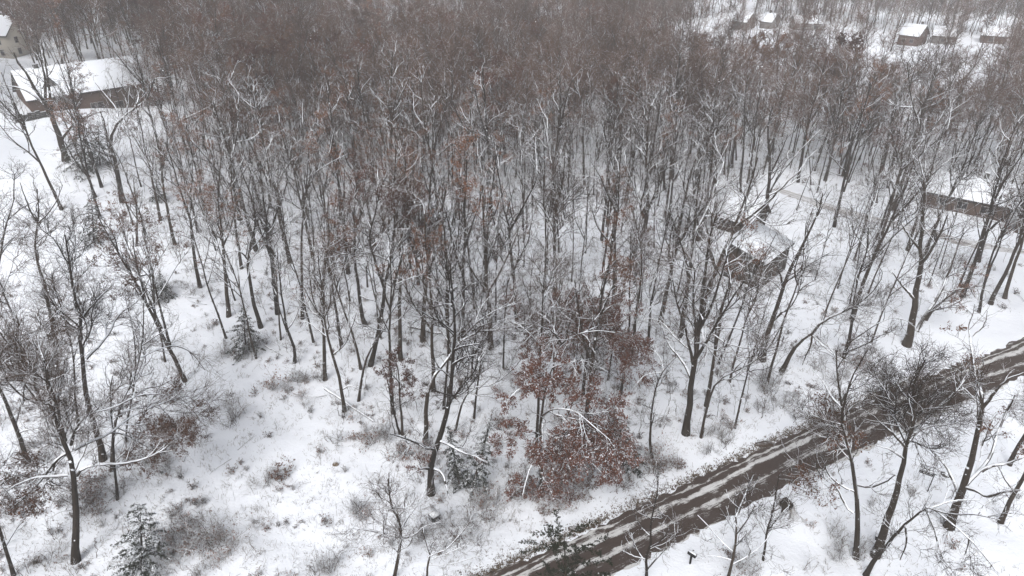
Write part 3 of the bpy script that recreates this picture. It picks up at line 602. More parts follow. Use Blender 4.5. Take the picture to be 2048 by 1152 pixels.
def hero(i, spec):
    kind, label, wpx, H, leaf, main, limbs = spec
    rng = np.random.default_rng(100 + i)
    fx, fy = main[0]; base = ground(fx, fy)
    zc = project(base)[2]; r0 = wpx / 2 / FPX * zc
    sw = rng.uniform(-1, 1) * .8
    P = plane_pts(base, main, rng, 0, sw)
    top = P[-1, 2] - base[2]
    if top < H - 1.0:
        d = unit(unit(P[-1] - P[-2]) + np.array([rng.normal() * .12, rng.normal() * .12, .9]))
        n = 3; step = (H - top) / n
        for _ in range(n):
            d = unit(d + np.array([rng.normal() * .15, rng.normal() * .15, .15])); P = np.vstack([P, P[-1] + d * step])
    P[0, 2] -= .35
    L = [(P, r0, max(.035, r0 * .16))]
    ps = project(P)
    for lm in limbs:
        k = np.argmin(np.hypot(ps[:, 0] - lm[0][0], ps[:, 1] - lm[0][1])); u = k / max(1, len(main) - 1)
        o0 = sw * min(u, 1); ext = np.hypot(lm[-1][0] - lm[0][0], lm[-1][1] - lm[0][1]) / FPX * zc
        Q = plane_pts(base, lm, rng, o0, o0 + (-rng.uniform(.6, 1.0) if 'broken oak' in label or 'large spreading' in label else rng.choice([-1, 1]) * rng.uniform(.1, .55)) * ext)
        f = np.clip(1 - .75 * u, .25, 1)
        L.append((Q, r0 * .52 * (.55 + .45 * f), max(.03, r0 * .13)))
    dens = (1.1 if wpx >= 8 else .95) * (1.15 if main[0][1] > 1000 else .82 if main[0][1] < 740 else .95) * next((v for k, v in THIN.items() if k in label), 1)
    Hh = max(H, P[-1, 2] - base[2])
    T, G, (P2, P3) = grow(L, rng, Hh * (1 if len(main) > 0 else 1), dens, 4, 1.0, .62, next((v for k, v in LOWC.items() if k in label), .30 if Hh < 13 else .42), .08 if 'large spreading' in label or 'second brick' in label else 0)
    Lf = None
    if leaf:
        m, fr, per, sz, a, b = leaf
        Lf = leaves(P2, P3, rng, fr, per, sz, base[2] + a * Hh, base[2] + b * Hh)
    nm, cat = ("oak_tree", "oak tree") if kind == 'o' else ("bare_tree", "bare tree")
    put_tree(nm, label, cat, "oaks holding dead leaves" if kind == 'o' else BARE_GROUP, base, T, G, Lf, M[leaf[0]] if leaf else None)
    return base
HB = np.array([hero(i, s) for i, s in enumerate(HERO)])

# ------------------------------------------------------------------ the crowd of the wood
rngw = np.random.default_rng(7)
def proto(seed, H, r0, lean, leaf=None, levels=4, dens=1.0, forks=1, tw=1.0, crown0=.45):
    g = np.random.default_rng(seed)
    k = 9; z = np.linspace(0, 1, k)
    lx = np.cumsum(g.normal(size=k) * .012 * H); ly = np.cumsum(g.normal(size=k) * .012 * H)
    P = np.stack([lx * z + lean * H * z ** 1.3, ly * z, z * H], 1); P[0, 2] = -.4
    limbs = [(P, r0, r0 * .18)]
    for f in range(forks):
        i = g.integers(3, 6); a = g.uniform(0, 6.28); Lb = H * g.uniform(.3, .5)
        d = np.array([math.cos(a) * .55, math.sin(a) * .55, 1.0]); d /= np.linalg.norm(d)
        Q = [P[i]]
        for q in range(4):
            d = unit(d + np.array([*g.normal(size=2) * .16, .12])); Q.append(Q[-1] + d * Lb / 4)
        limbs.append((np.array(Q), r0 * .55, r0 * .15))
    T, G, (P2, P3) = grow(limbs, g, H, dens, levels, tw, .58, crown0)
    Lf = leaves(P2, P3, g, leaf[1], 7, leaf[2]) if leaf else None
    return T, G, Lf
def crown_mesh(G, nm):
    me = G.mesh(nm, [M['twig']]); limb_bark(me, G); return me
KINDS = []     # (trunk mesh, crown mesh, leaf mesh or None, leaf material, stout)
for s in range(7):
    T, G, L_ = proto(300 + s, 14 + (s % 4) * 1.4, .085 + .018 * (s % 4), .03 * (s % 3 - 1), None, 4, .6, 1 if s % 2 else 2)
    KINDS.append((T.mesh("slender_trunk", [M['bark']]), crown_mesh(G, "slender_crown"), None, 0))
for s in range(5):
    T, G, L_ = proto(340 + s, 18 + s * .7, .21 + .03 * s, .03 * (s % 3 - 1), None, 4, .66, 3)
    KINDS.append((T.mesh("stout_trunk", [M['bark']]), crown_mesh(G, "stout_crown"), None, 1))
for s in range(4):
    lf = [('leaf2', .28, .045), ('leaf', .20, .045), ('leaf2', .34, .045), ('leaf2', .18, .045)][s]
    T, G, L_ = proto(360 + s, 15 + s, .15 + .03 * s, .02 * (s % 3 - 1), lf, 4, .7, 2)
    KINDS.append((T.mesh("oak_trunk", [M['bark']]), crown_mesh(G, "oak_crown"), L_.mesh("oak_leaves", [M[lf[0]]]), 2))
ZONES = [(0, 330, "on the white slope below the long house"), (330, 640, "among brown-leaved oaks near the trail"), (640, 900, "in the wood's thick left centre"),
         (900, 1130, "in the wood's crowded centre"), (1130, 1400, "in the close-set stand left of the shed-roofed house"), (1400, 1640, "close around the shed-roofed house"), (1640, 1830, "between the shed-roofed house and grey lane"), (1830, 2300, "around the lane by the long dark house")]
def scatter(n, ylo, yhi, dmin, rng, prev, xr=.86):
    out = []; cell = {}
    for p in prev: cell.setdefault((int(p[0] // 8), int(p[1] // 8)), []).append((p[0], p[1], 3.0))
    N_ = n * 12
    y = np.sqrt(rng.random(N_) * (yhi ** 2 - ylo ** 2) + ylo ** 2); x = rng.uniform(-1, 1, N_) * (y + 12) * xr
    z = zt(x, y); q = project(np.stack([x, y, z], -1)); ok = (q[:, 0] > -180) & (q[:, 0] < 2230)
    for g in (TRAIL, ROADSIDE, LEFTLAWN, MIDHOUSE, RHOUSE, RANCH, FIELD, LEFTWOOD, CREAM): ok &= ~inpoly(q[:, 0], q[:, 1], g)
    for l in LANE[::1]: ok &= np.hypot(x - l[0], y - l[1]) > 4.5
    for i in np.nonzero(ok)[0]:
        cx, cy_ = int(x[i] // 8), int(y[i] // 8); good = True
        for a in (-1, 0, 1):
            for b in (-1, 0, 1):
                for (u, v, dm) in cell.get((cx + a, cy_ + b), ()):
                    if (u - x[i]) ** 2 + (v - y[i]) ** 2 < min(dm, dmin) ** 2: good = False; break
        if good:
            cell.setdefault((cx, cy_), []).append((x[i], y[i], dmin)); out.append((float(x[i]), float(y[i]), float(z[i]), q[i, 0], q[i, 1]))
            if len(out) >= n: break
    return out
near = scatter(268, 51, 123, 3.0, rngw, HB)
near.sort(key=lambda q: q[1])
for (x, y, z, px, py) in near:
    left = px < 1000
    u = rngw.random()
    if u < (.36 if left else .10): kk = rngw.integers(12, 16)
    elif u < .72: kk = rngw.integers(0, 7)
    else: kk = rngw.integers(7, 12)
    tm, cm, lm, st = KINDS[kk]
    zone = next((t for a, b, t in ZONES if px < b), ZONES[-1][2]) + (", front row" if py > 600 else ", middle rows" if py > 490 else ", back rows")
    if st == 2: nm, cat, lab, grp = "oak_tree", "oak tree", "oak holding brown dead leaves " + zone, "oaks holding dead leaves"
    else: nm, cat, lab, grp = "bare_tree", "bare tree", ("slender" if st == 0 else "stout") + " bare tree " + zone, BARE_GROUP
    r = link(nm, None, None, (x, y, z), lab, cat, grp); r.empty_display_size = .5
    sc = rngw.uniform(.85, 1.15); r.scale = (sc, sc, sc * rngw.uniform(.95, 1.1))
    r.rotation_euler = (rngw.normal() * .055, rngw.normal() * .055, rngw.uniform(0, 6.28))
    link("trunk", tm, r); link("crown", cm, r)
    if lm: link("leaves", lm, r)

# the rest of the wood, far beyond counting: one object
far_col = bpy.data.collections.new("far_tree_shapes")
for s in range(9):
    lf = (('leaf2', .15, .09) if s == 6 else ('leaf', .2, .09)) if s >= 6 and s < 8 else None
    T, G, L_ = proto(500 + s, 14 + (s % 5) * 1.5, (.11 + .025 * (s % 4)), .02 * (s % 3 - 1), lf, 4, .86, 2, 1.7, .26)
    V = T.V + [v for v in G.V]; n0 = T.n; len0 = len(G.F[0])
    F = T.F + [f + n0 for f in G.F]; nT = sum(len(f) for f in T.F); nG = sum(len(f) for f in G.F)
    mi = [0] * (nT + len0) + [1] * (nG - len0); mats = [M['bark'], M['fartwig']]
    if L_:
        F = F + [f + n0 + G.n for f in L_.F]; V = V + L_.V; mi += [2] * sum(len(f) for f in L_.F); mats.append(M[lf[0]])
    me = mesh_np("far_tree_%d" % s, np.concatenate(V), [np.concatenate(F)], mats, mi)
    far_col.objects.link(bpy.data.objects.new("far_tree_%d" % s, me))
def instancer(name, pts, colname, label, cat, smin, smax, rng, lean=.05):
    P = np.array([(p[0], p[1], p[2]) for p in pts], np.float32)
    me = bpy.data.meshes.new(name); me.vertices.add(len(P)); me.vertices.foreach_set("co", P.ravel())
    n = len(P)
    a = me.attributes.new("turn", 'FLOAT_VECTOR', 'POINT'); a.data.foreach_set("vector", np.stack([rng.normal(size=n) * lean, rng.normal(size=n) * lean, rng.uniform(0, 6.28, n)], 1).astype(np.float32).ravel())
    a = me.attributes.new("size", 'FLOAT', 'POINT'); a.data.foreach_set("value", rng.uniform(smin, smax, n).astype(np.float32))
    a = me.attributes.new("pick", 'INT', 'POINT'); a.data.foreach_set("value", np.array([p[3] for p in pts], np.int32))
    o = link(name, me, None, None, label, cat, None, "stuff")
    ng = bpy.data.node_groups.new(name, 'GeometryNodeTree')
    ng.interface.new_socket("Geometry", in_out='INPUT', socket_type='NodeSocketGeometry'); ng.interface.new_socket("Geometry", in_out='OUTPUT', socket_type='NodeSocketGeometry')
    gi = ng.nodes.new("NodeGroupInput"); go = ng.nodes.new("NodeGroupOutput")
    ip = ng.nodes.new("GeometryNodeInstanceOnPoints"); ci = ng.nodes.new("GeometryNodeCollectionInfo")
    ci.inputs[0].default_value = colname; ci.inputs["Separate Children"].default_value = True; ci.inputs["Reset Children"].default_value = True
    ip.inputs["Pick Instance"].default_value = True
    def attr(nm, t):
        q = ng.nodes.new("GeometryNodeInputNamedAttribute"); q.data_type = t; q.inputs[0].default_value = nm
        return next(s for s in q.outputs if s.enabled)
    L = ng.links.new
    L(gi.outputs[0], ip.inputs["Points"]); L(ci.outputs[0], ip.inputs["Instance"])
    L(attr("pick", 'INT'), ip.inputs["Instance Index"]); L(attr("size", 'FLOAT'), ip.inputs["Scale"])
    e = ng.nodes.new("FunctionNodeEulerToRotation"); L(attr("turn", 'FLOAT_VECTOR'), e.inputs[0]); L(e.outputs[0], ip.inputs["Rotation"])
    L(ip.outputs[0], go.inputs[0])
    md = o.modifiers.new("instances", 'NODES'); md.node_group = ng
    return o
far_pts = []
for (n, a, b, dm) in ((2300, 118, 265, 3.35), (2200, 265, 350, 3.7), (3600, 350, 640, 4.6)):
    for q in scatter(n, a, b, dm, rngw, far_pts[-1:] if far_pts else HB, .82):
        edge = float(np.interp(q[3], [-200, 420, 620, 1000, 1400, 1560, 2200], [420, 330, 240, 205, 180, 160, 150]))
        if q[1] > edge + 14 * math.sin(q[0] * .09):
            patch = math.sin(q[0] * .035 + 1.7 * math.sin(q[1] * .021)) * math.sin(q[1] * .047 + q[0] * .013)
            if (patch < .1 or rngw.random() < .3) if q[1] < min(edge + 80, 300) else patch < -.32: continue
        left = q[3] < 1000; u = rngw.random()
        far_pts.append((q[0], q[1], q[2], int(rngw.integers(6, 8)) if u < (.22 if left else .045) else int(rngw.choice([0, 1, 2, 3, 4, 5, 8]))))
for _ in range(26):
    px, py = rngw.uniform(1430, 2000), rngw.uniform(62, 150); b = ground(px, py)
    far_pts.append((b[0], b[1], b[2], int(rngw.choice([0, 1, 2, 3, 5]))))
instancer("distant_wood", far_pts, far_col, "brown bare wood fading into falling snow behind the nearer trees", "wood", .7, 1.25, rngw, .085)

# ------------------------------------------------------------------ evergreens
def conifer(H, R, rng, droop=.25, tuft=.30, per=9, top=1.0, bare=.06, nb=None, ex=.85):
    T = GB(); P = np.array([[[0, 0, -.3], [0, 0, H * .5], [0, 0, H]]]); T.tubes(P, np.array([[H * .014 + .03, H * .009 + .02, .012]]), 7)
    G = GB(); nb = nb or int(26 + H * 7)
    h = bare + (1 - bare) * (np.arange(nb) + rng.random(nb)) / nb; az = np.arange(nb) * 2.4 + rng.normal(size=nb) * .3
    L = R * np.clip(1.02 - h, .05, 1) ** ex * (.72 + .5 * rng.random(nb))
    k = 6; out = np.zeros((nb, k + 1, 3)); d = np.stack([np.cos(az), np.sin(az), .22 - droop * .4 + .5 * (h - .4)], 1)
    out[:, 0, 2] = h * H * top
    for i in range(k):
        d = unit(d + np.array([0, 0, -droop * .26]) + rng.normal(size=d.shape) * .05); out[:, i + 1] = out[:, i] + d * (L / k)[:, None]
    G.tubes(out, np.full((nb, k + 1), .014), 3)
    s = np.repeat(np.arange(nb), np.maximum(4, (L * per).astype(int)))
    t = .12 + .88 * rng.random(len(s)); u = np.clip(t, 0, .999) * k; i = u.astype(int); f = (u - i)[:, None]
    a, b = out[s, i], out[s, i + 1]; p = a * (1 - f) + b * f; tan = unit(b - a)
    side = unit(np.cross(tan, UP)) * rng.choice([-1, 1], len(s))[:, None]
    bd = unit(side * .8 + tan * .75 + rng.normal(size=p.shape) * .22 - UP * droop * .5)
    ln = tuft * (.5 + .8 * rng.random(len(s))) * (.45 + .55 * np.minimum(L[s] / 1.5, 1))
    for q in range(5):
        c = p + bd * (ln * (.15 + .19 * q))[:, None] + rng.normal(size=p.shape) * .03
        wv = unit(np.cross(bd, UP + rng.normal(size=p.shape) * .5))
        G.quads(c, unit(bd + rng.normal(size=p.shape) * .45) * (ln * .2)[:, None], wv * (ln * .085 + .012)[:, None])
    return T, G
CONE = [
 ("snowy_spruce", "narrow snow-dusted spruce on the bank left of the short grey tree", (188, 486), (182, 376), 34, 'needle', .45),
 ("snowy_spruce", "rounded dark spruce heavy with snow beside the trail", (492, 706), (486, 612), 50, 'needle', .4),
 ("snowy_spruce", "dark wide evergreen with snow clumps at the bottom left corner", (285, 1152), (280, 1005), 66, 'needle', .45),
 ("snowy_spruce", "young evergreen weighed down with white snow right behind the broken oak", (918, 966), (896, 850), 38, 'needle', .75),
 ("snowy_spruce", "dark young evergreen on a bare stem between the broken oak and the brick-red oak", (945, 978), (984, 828), 42, 'needle', .55),
 ("snowy_spruce", "drooping snow-lined evergreen at the right flank of the brick-red oak", (1268, 945), (1214, 782), 46, 'needle', .8),
 ("snowy_spruce", "broad grey-green evergreen below the long house, behind the stout leaning tree", (165, 345), (160, 228), 52, 'needle', .5),
 ("snowy_spruce", "second broad evergreen right beside the one below the long house", (200, 330), (196, 240), 36, 'needle', .5),
 ("dark_cedar", "dark columnar evergreen at the right end of the long snowy roof", (318, 200), (306, 98), 16, 'needle_dark', .2),
 ("snowy_spruce", "small greyish evergreen among thin trunks above the snow bank", (318, 402), (311, 345), 24, 'needle', .5),
 ("tall_pine", "lone dark pine standing above the brown wood in front of the snowy field", (1632, 150), (1628, 72), 22, 'needle_dark', .1),
 ("tall_pine", "hazy pine beside the distant snow-roofed houses", (1474, 62), (1474, 22), 17, 'needle_dark', .1),
 ("dark_cedar", "dark green cedar poking over the road at the bottom edge", (1140, 1330), (1128, 1064), 125, 'needle_dark', .25),
 ("snowy_spruce", "snow-loaded evergreen clump under the fallen branches left of the trail", (325, 600), (318, 545), 40, 'needle', .6),
]
for i, (nm, lab, b, t, rp, m, dr) in enumerate(CONE):
    g = np.random.default_rng(700 + i); base = ground(*b); n = np.array([base[0], base[1], 0.]); n /= np.linalg.norm(n)
    d = ray(*t); top = C0 + d * (((base - C0) @ n) / (d @ n)); H = max(2.2, top[2] - base[2]); zc = project(base)[2]
    T, G = conifer(H, rp / FPX * zc, g, dr, (.24 if zc < 80 else .36) if H < 14 else .8, (13 if 'poking' in lab else 24 if zc < 80 else 12) if H < 14 else 6, nb=52 if 'poking' in lab else None, ex=.3 if 'poking' in lab else .5 if 'clumps' in lab else .85)
    r = link(nm, None, None, base, lab, "evergreen tree", "evergreens in the snow"); r.empty_display_size = .5
    lean = math.atan2((top - base) @ np.array([n[1], -n[0], 0]), H); r.rotation_euler = Matrix.Rotation(lean, 3, Vector((-n[0], -n[1], 0)) * -1).to_euler()
    link("trunk", T.mesh("trunk", [M['bark']]), r); link("crown", G.mesh("crown", [M[m]]), r)

# ------------------------------------------------------------------ shrubs, brush, weeds
def shrub(seed, H, n, leafy=0, spread=.8):
    g = np.random.default_rng(seed); k = 7; az = g.uniform(0, 6.28, n); tilt = g.uniform(.1, spread, n)
    d = np.stack([np.cos(az) * np.sin(tilt), np.sin(az) * np.sin(tilt), np.cos(tilt)], 1); L = H * g.uniform(.6, 1.25, n)
    P = np.zeros((n, k + 1, 3)); P[:, 0, :2] = g.normal(size=(n, 2)) * .14 * H; P[:, 0, 2] = -.05
    for i in range(k): d = unit(d + g.normal(size=d.shape) * .13 - UP * .05); P[:, i + 1] = P[:, i] + d * (L / k)[:, None]
    G = GB(); G.tubes(P, np.linspace(.024, .011, k + 1)[None, :].repeat(n, 0), 4)
    P2, R2, _ = spawn(P, np.full((n, k + 1), .016), 6, .15, 1, .7, .25, lambda L, t, q: L * (.2 + .3 * q.random(len(L))), 5, .24, .02, g, .012, .0115)
    G.tubes(P2, R2, 3)
    P3, R3, _ = spawn(P2, R2, 3, .15, 1, .7, .25, lambda L, t, q: L * (.3 + .4 * q.random(len(L))), 3, .24, .02, g, .012, .009)
    G.tubes(P3, R3, 3)
    mats = [M['shrub']]; mi = [0] * sum(len(f) for f in G.F)
    if leafy:
        p = P3[:, 1:].reshape(-1, 3); p = p[g.random(len(p)) < leafy]; a = unit(g.normal(size=p.shape)); b = unit(np.cross(a, g.normal(size=p.shape)))
        G.quads(p, a * .055, b * .035); mats.append(M['leaf2']); mi += [1] * len(p)
    V = np.concatenate(G.V); return mesh_np("shrub", V, [np.concatenate(G.F)], mats, mi)
SHRUBS = [shrub(800, 1.5, 12), shrub(801, 1.9, 14), shrub(802, 1.2, 11), shrub(803, 1.6, 13, .3), shrub(804, 1.3, 12, .5), shrub(805, 2.3, 13, .1)]
rs = np.random.default_rng(33)
CLUMPS = [((590, 775), 62, 38, 9, "by the foot of the small crooked tree beside the trail"), ((470, 705), 45, 25, 4, "in the snow at the foot of the rounded dark spruce"), ((335, 590), 60, 28, 7, "on the left bank above the trail"),
 ((740, 885), 65, 26, 8, "along the trail's right edge below the thin fallen log"), ((830, 905), 35, 25, 5, "left of the broken oak"), ((480, 835), 38, 18, 3, "low in the middle of the trail clearing"), ((545, 965), 25, 14, 3, "brownish and alone in the open clearing"), ((715, 1032), 22, 14, 3, "near the bottom of the clearing"),
 ((1090, 985), 70, 35, 8, "under the brick-red oak"), ((1200, 955), 60, 38, 7, "between the brick-red oak and the road"), ((1330, 920), 55, 32, 6, "at the foot of the wavy small tree"), ((1450, 880), 55, 30, 6, "on the roadside bank right of the thick many-branched tree"),
 ((1580, 815), 60, 32, 7, "on the roadside bank below the bent arching tree"), ((1530, 770), 45, 30, 4, "at the foot of the bent arching tree"), ((1690, 735), 50, 26, 6, "beside the slim tree with the forearm limb"), ((975, 1010), 50, 28, 5, "in front of the two young evergreens"),
 ((930, 1070), 45, 24, 4, "right of the small dark cabinet"), ((855, 1085), 35, 20, 3, "behind the twiggy low tree at the bottom edge"), ((310, 915), 45, 28, 6, "left of the trail near the airy crowned tree"), ((95, 900), 40, 26, 4, "near the thick tree cut by the left edge"), ((385, 1085), 75, 45, 15, "beside the dark wide evergreen at the bottom left"),
 ((640, 1145), 32, 14, 3, "at the bottom edge of the clearing"), ((1690, 1100), 45, 30, 5, "around the mossy trunk at the bottom right"), ((1480, 1130), 50, 24, 4, "under the round-crowned bare tree"), ((190, 1000), 60, 45, 9, "under the big forked oak"), ((270, 520), 40, 20, 3, "below the short grey tree on the snow bank"),
 ((1620, 560), 40, 22, 4, "right of the shed-roofed house"), ((1160, 700), 60, 30, 4, "uphill of the brick-red oak"), ((1010, 850), 40, 26, 3, "between the straight slender stem and the brick-red oak")]
for (cx, cy_), sx, sy, n, where in CLUMPS:
    for _ in range(n):
        px, py = cx + rs.normal() * sx * .5, cy_ + rs.normal() * sy * .5; b = ground(px, py)
        rd = float(road_dist(b[0], b[1]))
        if -ROAD_W - .6 < rd < 1.6: continue
        leafy = where.startswith(("beside the dark", "under the big", "under the brick", "between the brick"))
        me = SHRUBS[rs.integers(3, 6) if leafy or rs.random() < .25 else rs.integers(0, 3)]
        o = link("bare_shrub", me, None, b, "twiggy snow-dusted shrub " + where, "shrub", "shrubs " + where)
        s = rs.uniform(.65, 1.25); o.scale = (s, s, s * rs.uniform(.7, 1.0)); o.rotation_euler = (0, 0, rs.uniform(0, 6.28))
def sapling(seed, H):
    g = np.random.default_rng(seed); P = np.array([[[0, 0, -.1], [.1, .03, H * .5], [.05, -.1, H]]]); P = resample(P[0], 9)[None]; P[:, 1:-1] += g.normal(size=(1, 7, 3)) * .05
    R = np.linspace(.035, .01, 9)[None]; G = GB(); G.tubes(P, R, 5)
    P2, R2, _ = spawn(P, R, int(H * 4), .2, 1, .75, .2, lambda L, t, q: H * (.16 + .16 * q.random(len(L))) * (1.25 - .7 * t), 6, .16, .05, g, .012, .011); G.tubes(P2, R2, 4)
    P3, R3, _ = spawn(P2, R2, 6, .2, 1, .75, .2, lambda L, t, q: L * (.25 + .3 * q.random(len(L))), 4, .18, .05, g, .01, .009); G.tubes(P3, R3, 3)
    return G.mesh("sapling", [M['twig']])
def sticks(seed):
    g = np.random.default_rng(seed); n = 4; a = g.uniform(0, 6.28, n); d = np.stack([np.cos(a), np.sin(a), g.uniform(.02, .12, n)], 1); P = np.zeros((n, 6, 3)); P[:, 0] = g.normal(size=(n, 3)) * [.8, .8, 0] + [0, 0, .06]
    for i in range(5): d = unit(d + g.normal(size=d.shape) * [.2, .2, .04]); P[:, i + 1] = P[:, i] + d * g.uniform(.5, .8, n)[:, None]
    R = np.linspace(.06, .02, 6)[None].repeat(n, 0); G = GB(); G.tubes(P, R, 6); Q, S2, _ = spawn(P, R, 4, .2, 1, .8, .2, lambda L, t, q: L * .25 * (.5 + q.random(len(L))), 4, .15, .1, g, .02, .018); G.tubes(Q, S2, 4)
    return G.mesh("sticks", [M['bark']])
brush_col = bpy.data.collections.new("brush_shapes")
for i, q in enumerate((shrub(820, 1.1, 8, 0, 1.0), shrub(821, .8, 9, .12, 1.1), shrub(822, 1.7, 6, 0, .5), shrub(823, .6, 10, .05, 1.2), sapling(824, 3.6), sapling(825, 5.0), sapling(826, 2.6), sticks(827))): brush_col.objects.link(bpy.data.objects.new("brush_%d" % i, q))
pts = []
for p in scatter(2500, 50, 150, 1.5, rs, []): pts.append((p[0], p[1], p[2], int(rs.choice([0, 1, 2, 3, 4, 5, 6, 7], p=[.11, .10, .12, .10, .20, .15, .13, .09]))))
def ground_many(px, py):
    u = (px - 1024) / FPX; v = (py - 576) / FPX
    d = np.stack([u, math.cos(PITCH) - v * math.sin(PITCH), -math.sin(PITCH) - v * math.cos(PITCH)], 1); t = -CAM_H / d[:, 2]
    for _ in range(12): p = C0 + d * t[:, None]; t = t + (p[:, 2] - zt(p[:, 0], p[:, 1])) * .6 / -d[:, 2]
    p = C0 + d * t[:, None]; p[:, 2] = zt(p[:, 0], p[:, 1]); return p
# brush along the edges of the clearing and the road bank, thinning out over the trail
q = np.stack([rs.uniform(-20, 2070, 2600), rs.uniform(560, 1180, 2600)], 1); gp = ground_many(q[:, 0], q[:, 1]); rd = road_dist(gp[:, 0], gp[:, 1])
cl = np.sin(gp[:, 0] * .55 + np.sin(gp[:, 1] * .4) * 2) * np.sin(gp[:, 1] * .62 + gp[:, 0] * .21)
prob = np.where(inpoly(q[:, 0], q[:, 1], TRAIL), .10, .42) + .35 * (cl > .2); prob = np.where((rd > -ROAD_W - .8) & (rd < 2.6), 0, prob); prob = np.where((rd <= -ROAD_W) | (gp[:, 0] > 42) & (rd < 16), prob * .12, prob)
for p in gp[rs.random(len(gp)) < prob * .8]: pts.append((p[0], p[1], p[2], int(rs.choice([0, 1, 2, 3, 6, 7], p=[.24, .24, .2, .25, .03, .04]))))
instancer("undergrowth", pts, brush_col, "low tangle of twigs and saplings poking through the snow", "undergrowth", .4, 1.0, rs, .12)

def weeds():
    g = np.random.default_rng(5); n = 15000
    px = g.uniform(-30, 2080, n); py = 470 + 720 * g.random(n) ** .8; P = ground_many(px, py); rd = road_dist(P[:, 0], P[:, 1])
    cl = np.sin(P[:, 0] * .9 + 2 * np.sin(P[:, 1] * .5)) * np.sin(P[:, 1] * .8 + P[:, 0] * .3)
    pr = .35 + .5 * (cl > .1); pr = np.where(inpoly(px, py, LEFTLAWN) | ((P[:, 0] > 42) & (rd < 16) & (rd > 0)), .02, pr); pr = np.where((rd > -ROAD_W - .3) & (rd < 0), 0, pr); pr = np.where(rd < -ROAD_W, pr * .25, pr)
    P = P[g.random(n) < pr]
    # the rough brown edge of the road
    t = g.uniform(0, 1, 2600); i = g.integers(1, 6, 2600); a, b = ROAD_A[i], ROAD_A[i + 1]; e = a + (b - a) * t[:, None]; d = unit(b - a)
    off = np.abs(g.normal(size=2600)) * .38 + .05; e = e + np.stack([-d[:, 1], d[:, 0]], 1) * off[:, None]
    E = np.concatenate([e, zt(e[:, 0], e[:, 1])[:, None]], 1)
    G = GB()
    for Q, h, k in ((P, .34, 5), (E, .13, 3)):
        Q = np.repeat(Q, k, 0); Q = Q + np.concatenate([g.normal(size=(len(Q), 2)) * .16, np.zeros((len(Q), 1))], 1)
        dd = unit(np.concatenate([g.normal(size=(len(Q), 2)) * .65, np.ones((len(Q), 1))], 1)); hh = h * g.uniform(.3, 1.5, len(Q))[:, None]
        sd = unit(np.cross(dd, g.normal(size=Q.shape))) * (.009 if h > .2 else .03)
        G.quads(Q + dd * hh * .5, dd * hh * .5, sd)
    link("dry_weeds", G.mesh("dry_weeds", [M['weed']]), None, None, "dry weed stalks and grass tips standing out of the snow", "weeds", None, "stuff")
weeds()

# ------------------------------------------------------------------ houses
def frame(A, B):
    A = np.array(A, float); B = np.array(B, float); L = float(np.hypot(B[0] - A[0], B[1] - A[1]))
    return (A[0], A[1], min(A[2], B[2])), math.atan2(B[1] - A[1], B[0] - A[0]), L
def window(root, x, y, z, wd, ht, face):
    """face: 'f' front (-y), 'r' right (+x), 'l' left (-x)"""
    def bx(g, a, b, c, d, o0, o1):
        if face == 'f': g.box((a, y - o1, c), (b, y - o0, d))
        elif face == 'r': g.box((x + o0, a, c), (x + o1, b, d))
        else: g.box((x - o1, a, c), (x - o0, b, d))
    c0 = x if face == 'f' else y; a, b = c0 - wd / 2, c0 + wd / 2; t = .09
    f = GB(); bx(f, a - t, b + t, z - t, z, .002, .07); bx(f, a - t, b + t, z + ht, z + ht + t, .002, .07); bx(f, a - t, a, z, z + ht, .002, .06); bx(f, b, b + t, z, z + ht, .002, .06)
    if wd > .9: bx(f, c0 - .03, c0 + .03, z, z + ht, .002, .055)
    w_ = link("window", f.mesh("window", [M['trim']]), root)
    p = GB(); bx(p, a + .002, b - .002, z + .002, z + ht - .002, .004, .03); link("pane", p.mesh("pane", [M['glass']]), w_)
def gable(root, x0, x1, y0, y1, hw, hr, wall, along='x', e=.45, names=("wall", "roof"), th=.28, z0=-1.2):
    if along == 'x': a, b, p, q = y0, y1, x0, x1; ax = 'x'
    else: a, b, p, q = x0, x1, y0, y1; ax = 'y'
    m = (a + b) / 2; s = hr / (m - a)
    g = GB(); g.prism([(a, z0), (b, z0), (b, hw), (m, hw + hr), (a, hw)], ax, p, q); link(names[0], g.mesh(names[0], [M[wall]]), root)
    g = GB(); o = .004; ez = hw - e * s + o
    g.prism([(a - e, ez), (m, hw + hr + o), (b + e, ez), (b + e, ez + th), (m, hw + hr + th * 1.15 + o), (a - e, ez + th)], ax, p - e, q + e)
    return link(names[1], g.mesh(names[1], [M['roof']]), root)
def chimney(roof, x, y, z0, z1, s=.7, m='stone'):
    g = GB(); g.box((x - s / 2, y - s / 2, z0), (x + s / 2, y + s / 2, z1)); g.box((x - s / 2 - .06, y - s / 2 - .06, z1), (x + s / 2 + .06, y + s / 2 + .06, z1 + .12))
    link("chimney", g.mesh("chimney", [M[m]]), roof)
def house(name, label, a, b, W, hw, hr, wall, wins=(), chim=None, cat="house", group=None, along='x'):
    loc, rz, L = frame(ground(*a), ground(*b))
    r = link(name, None, None, loc, label, cat, group); r.rotation_euler = (0, 0, rz); r.empty_display_size = 1
    rf = gable(r, 0, L, 0, W, hw, hr, wall, along)
    for f, u, z, wd, ht in wins:
        if f == 'f': window(r, u * L, 0, z, wd, ht, 'f')
        elif f == 'r': window(r, L, u * W, z, wd, ht, 'r')
        else: window(r, 0, u * W, z, wd, ht, 'l')
    if chim: chimney(rf, chim[0] * L, chim[1] * W, hw + hr * .3, hw + hr + 1.1)
    return r, L, rf
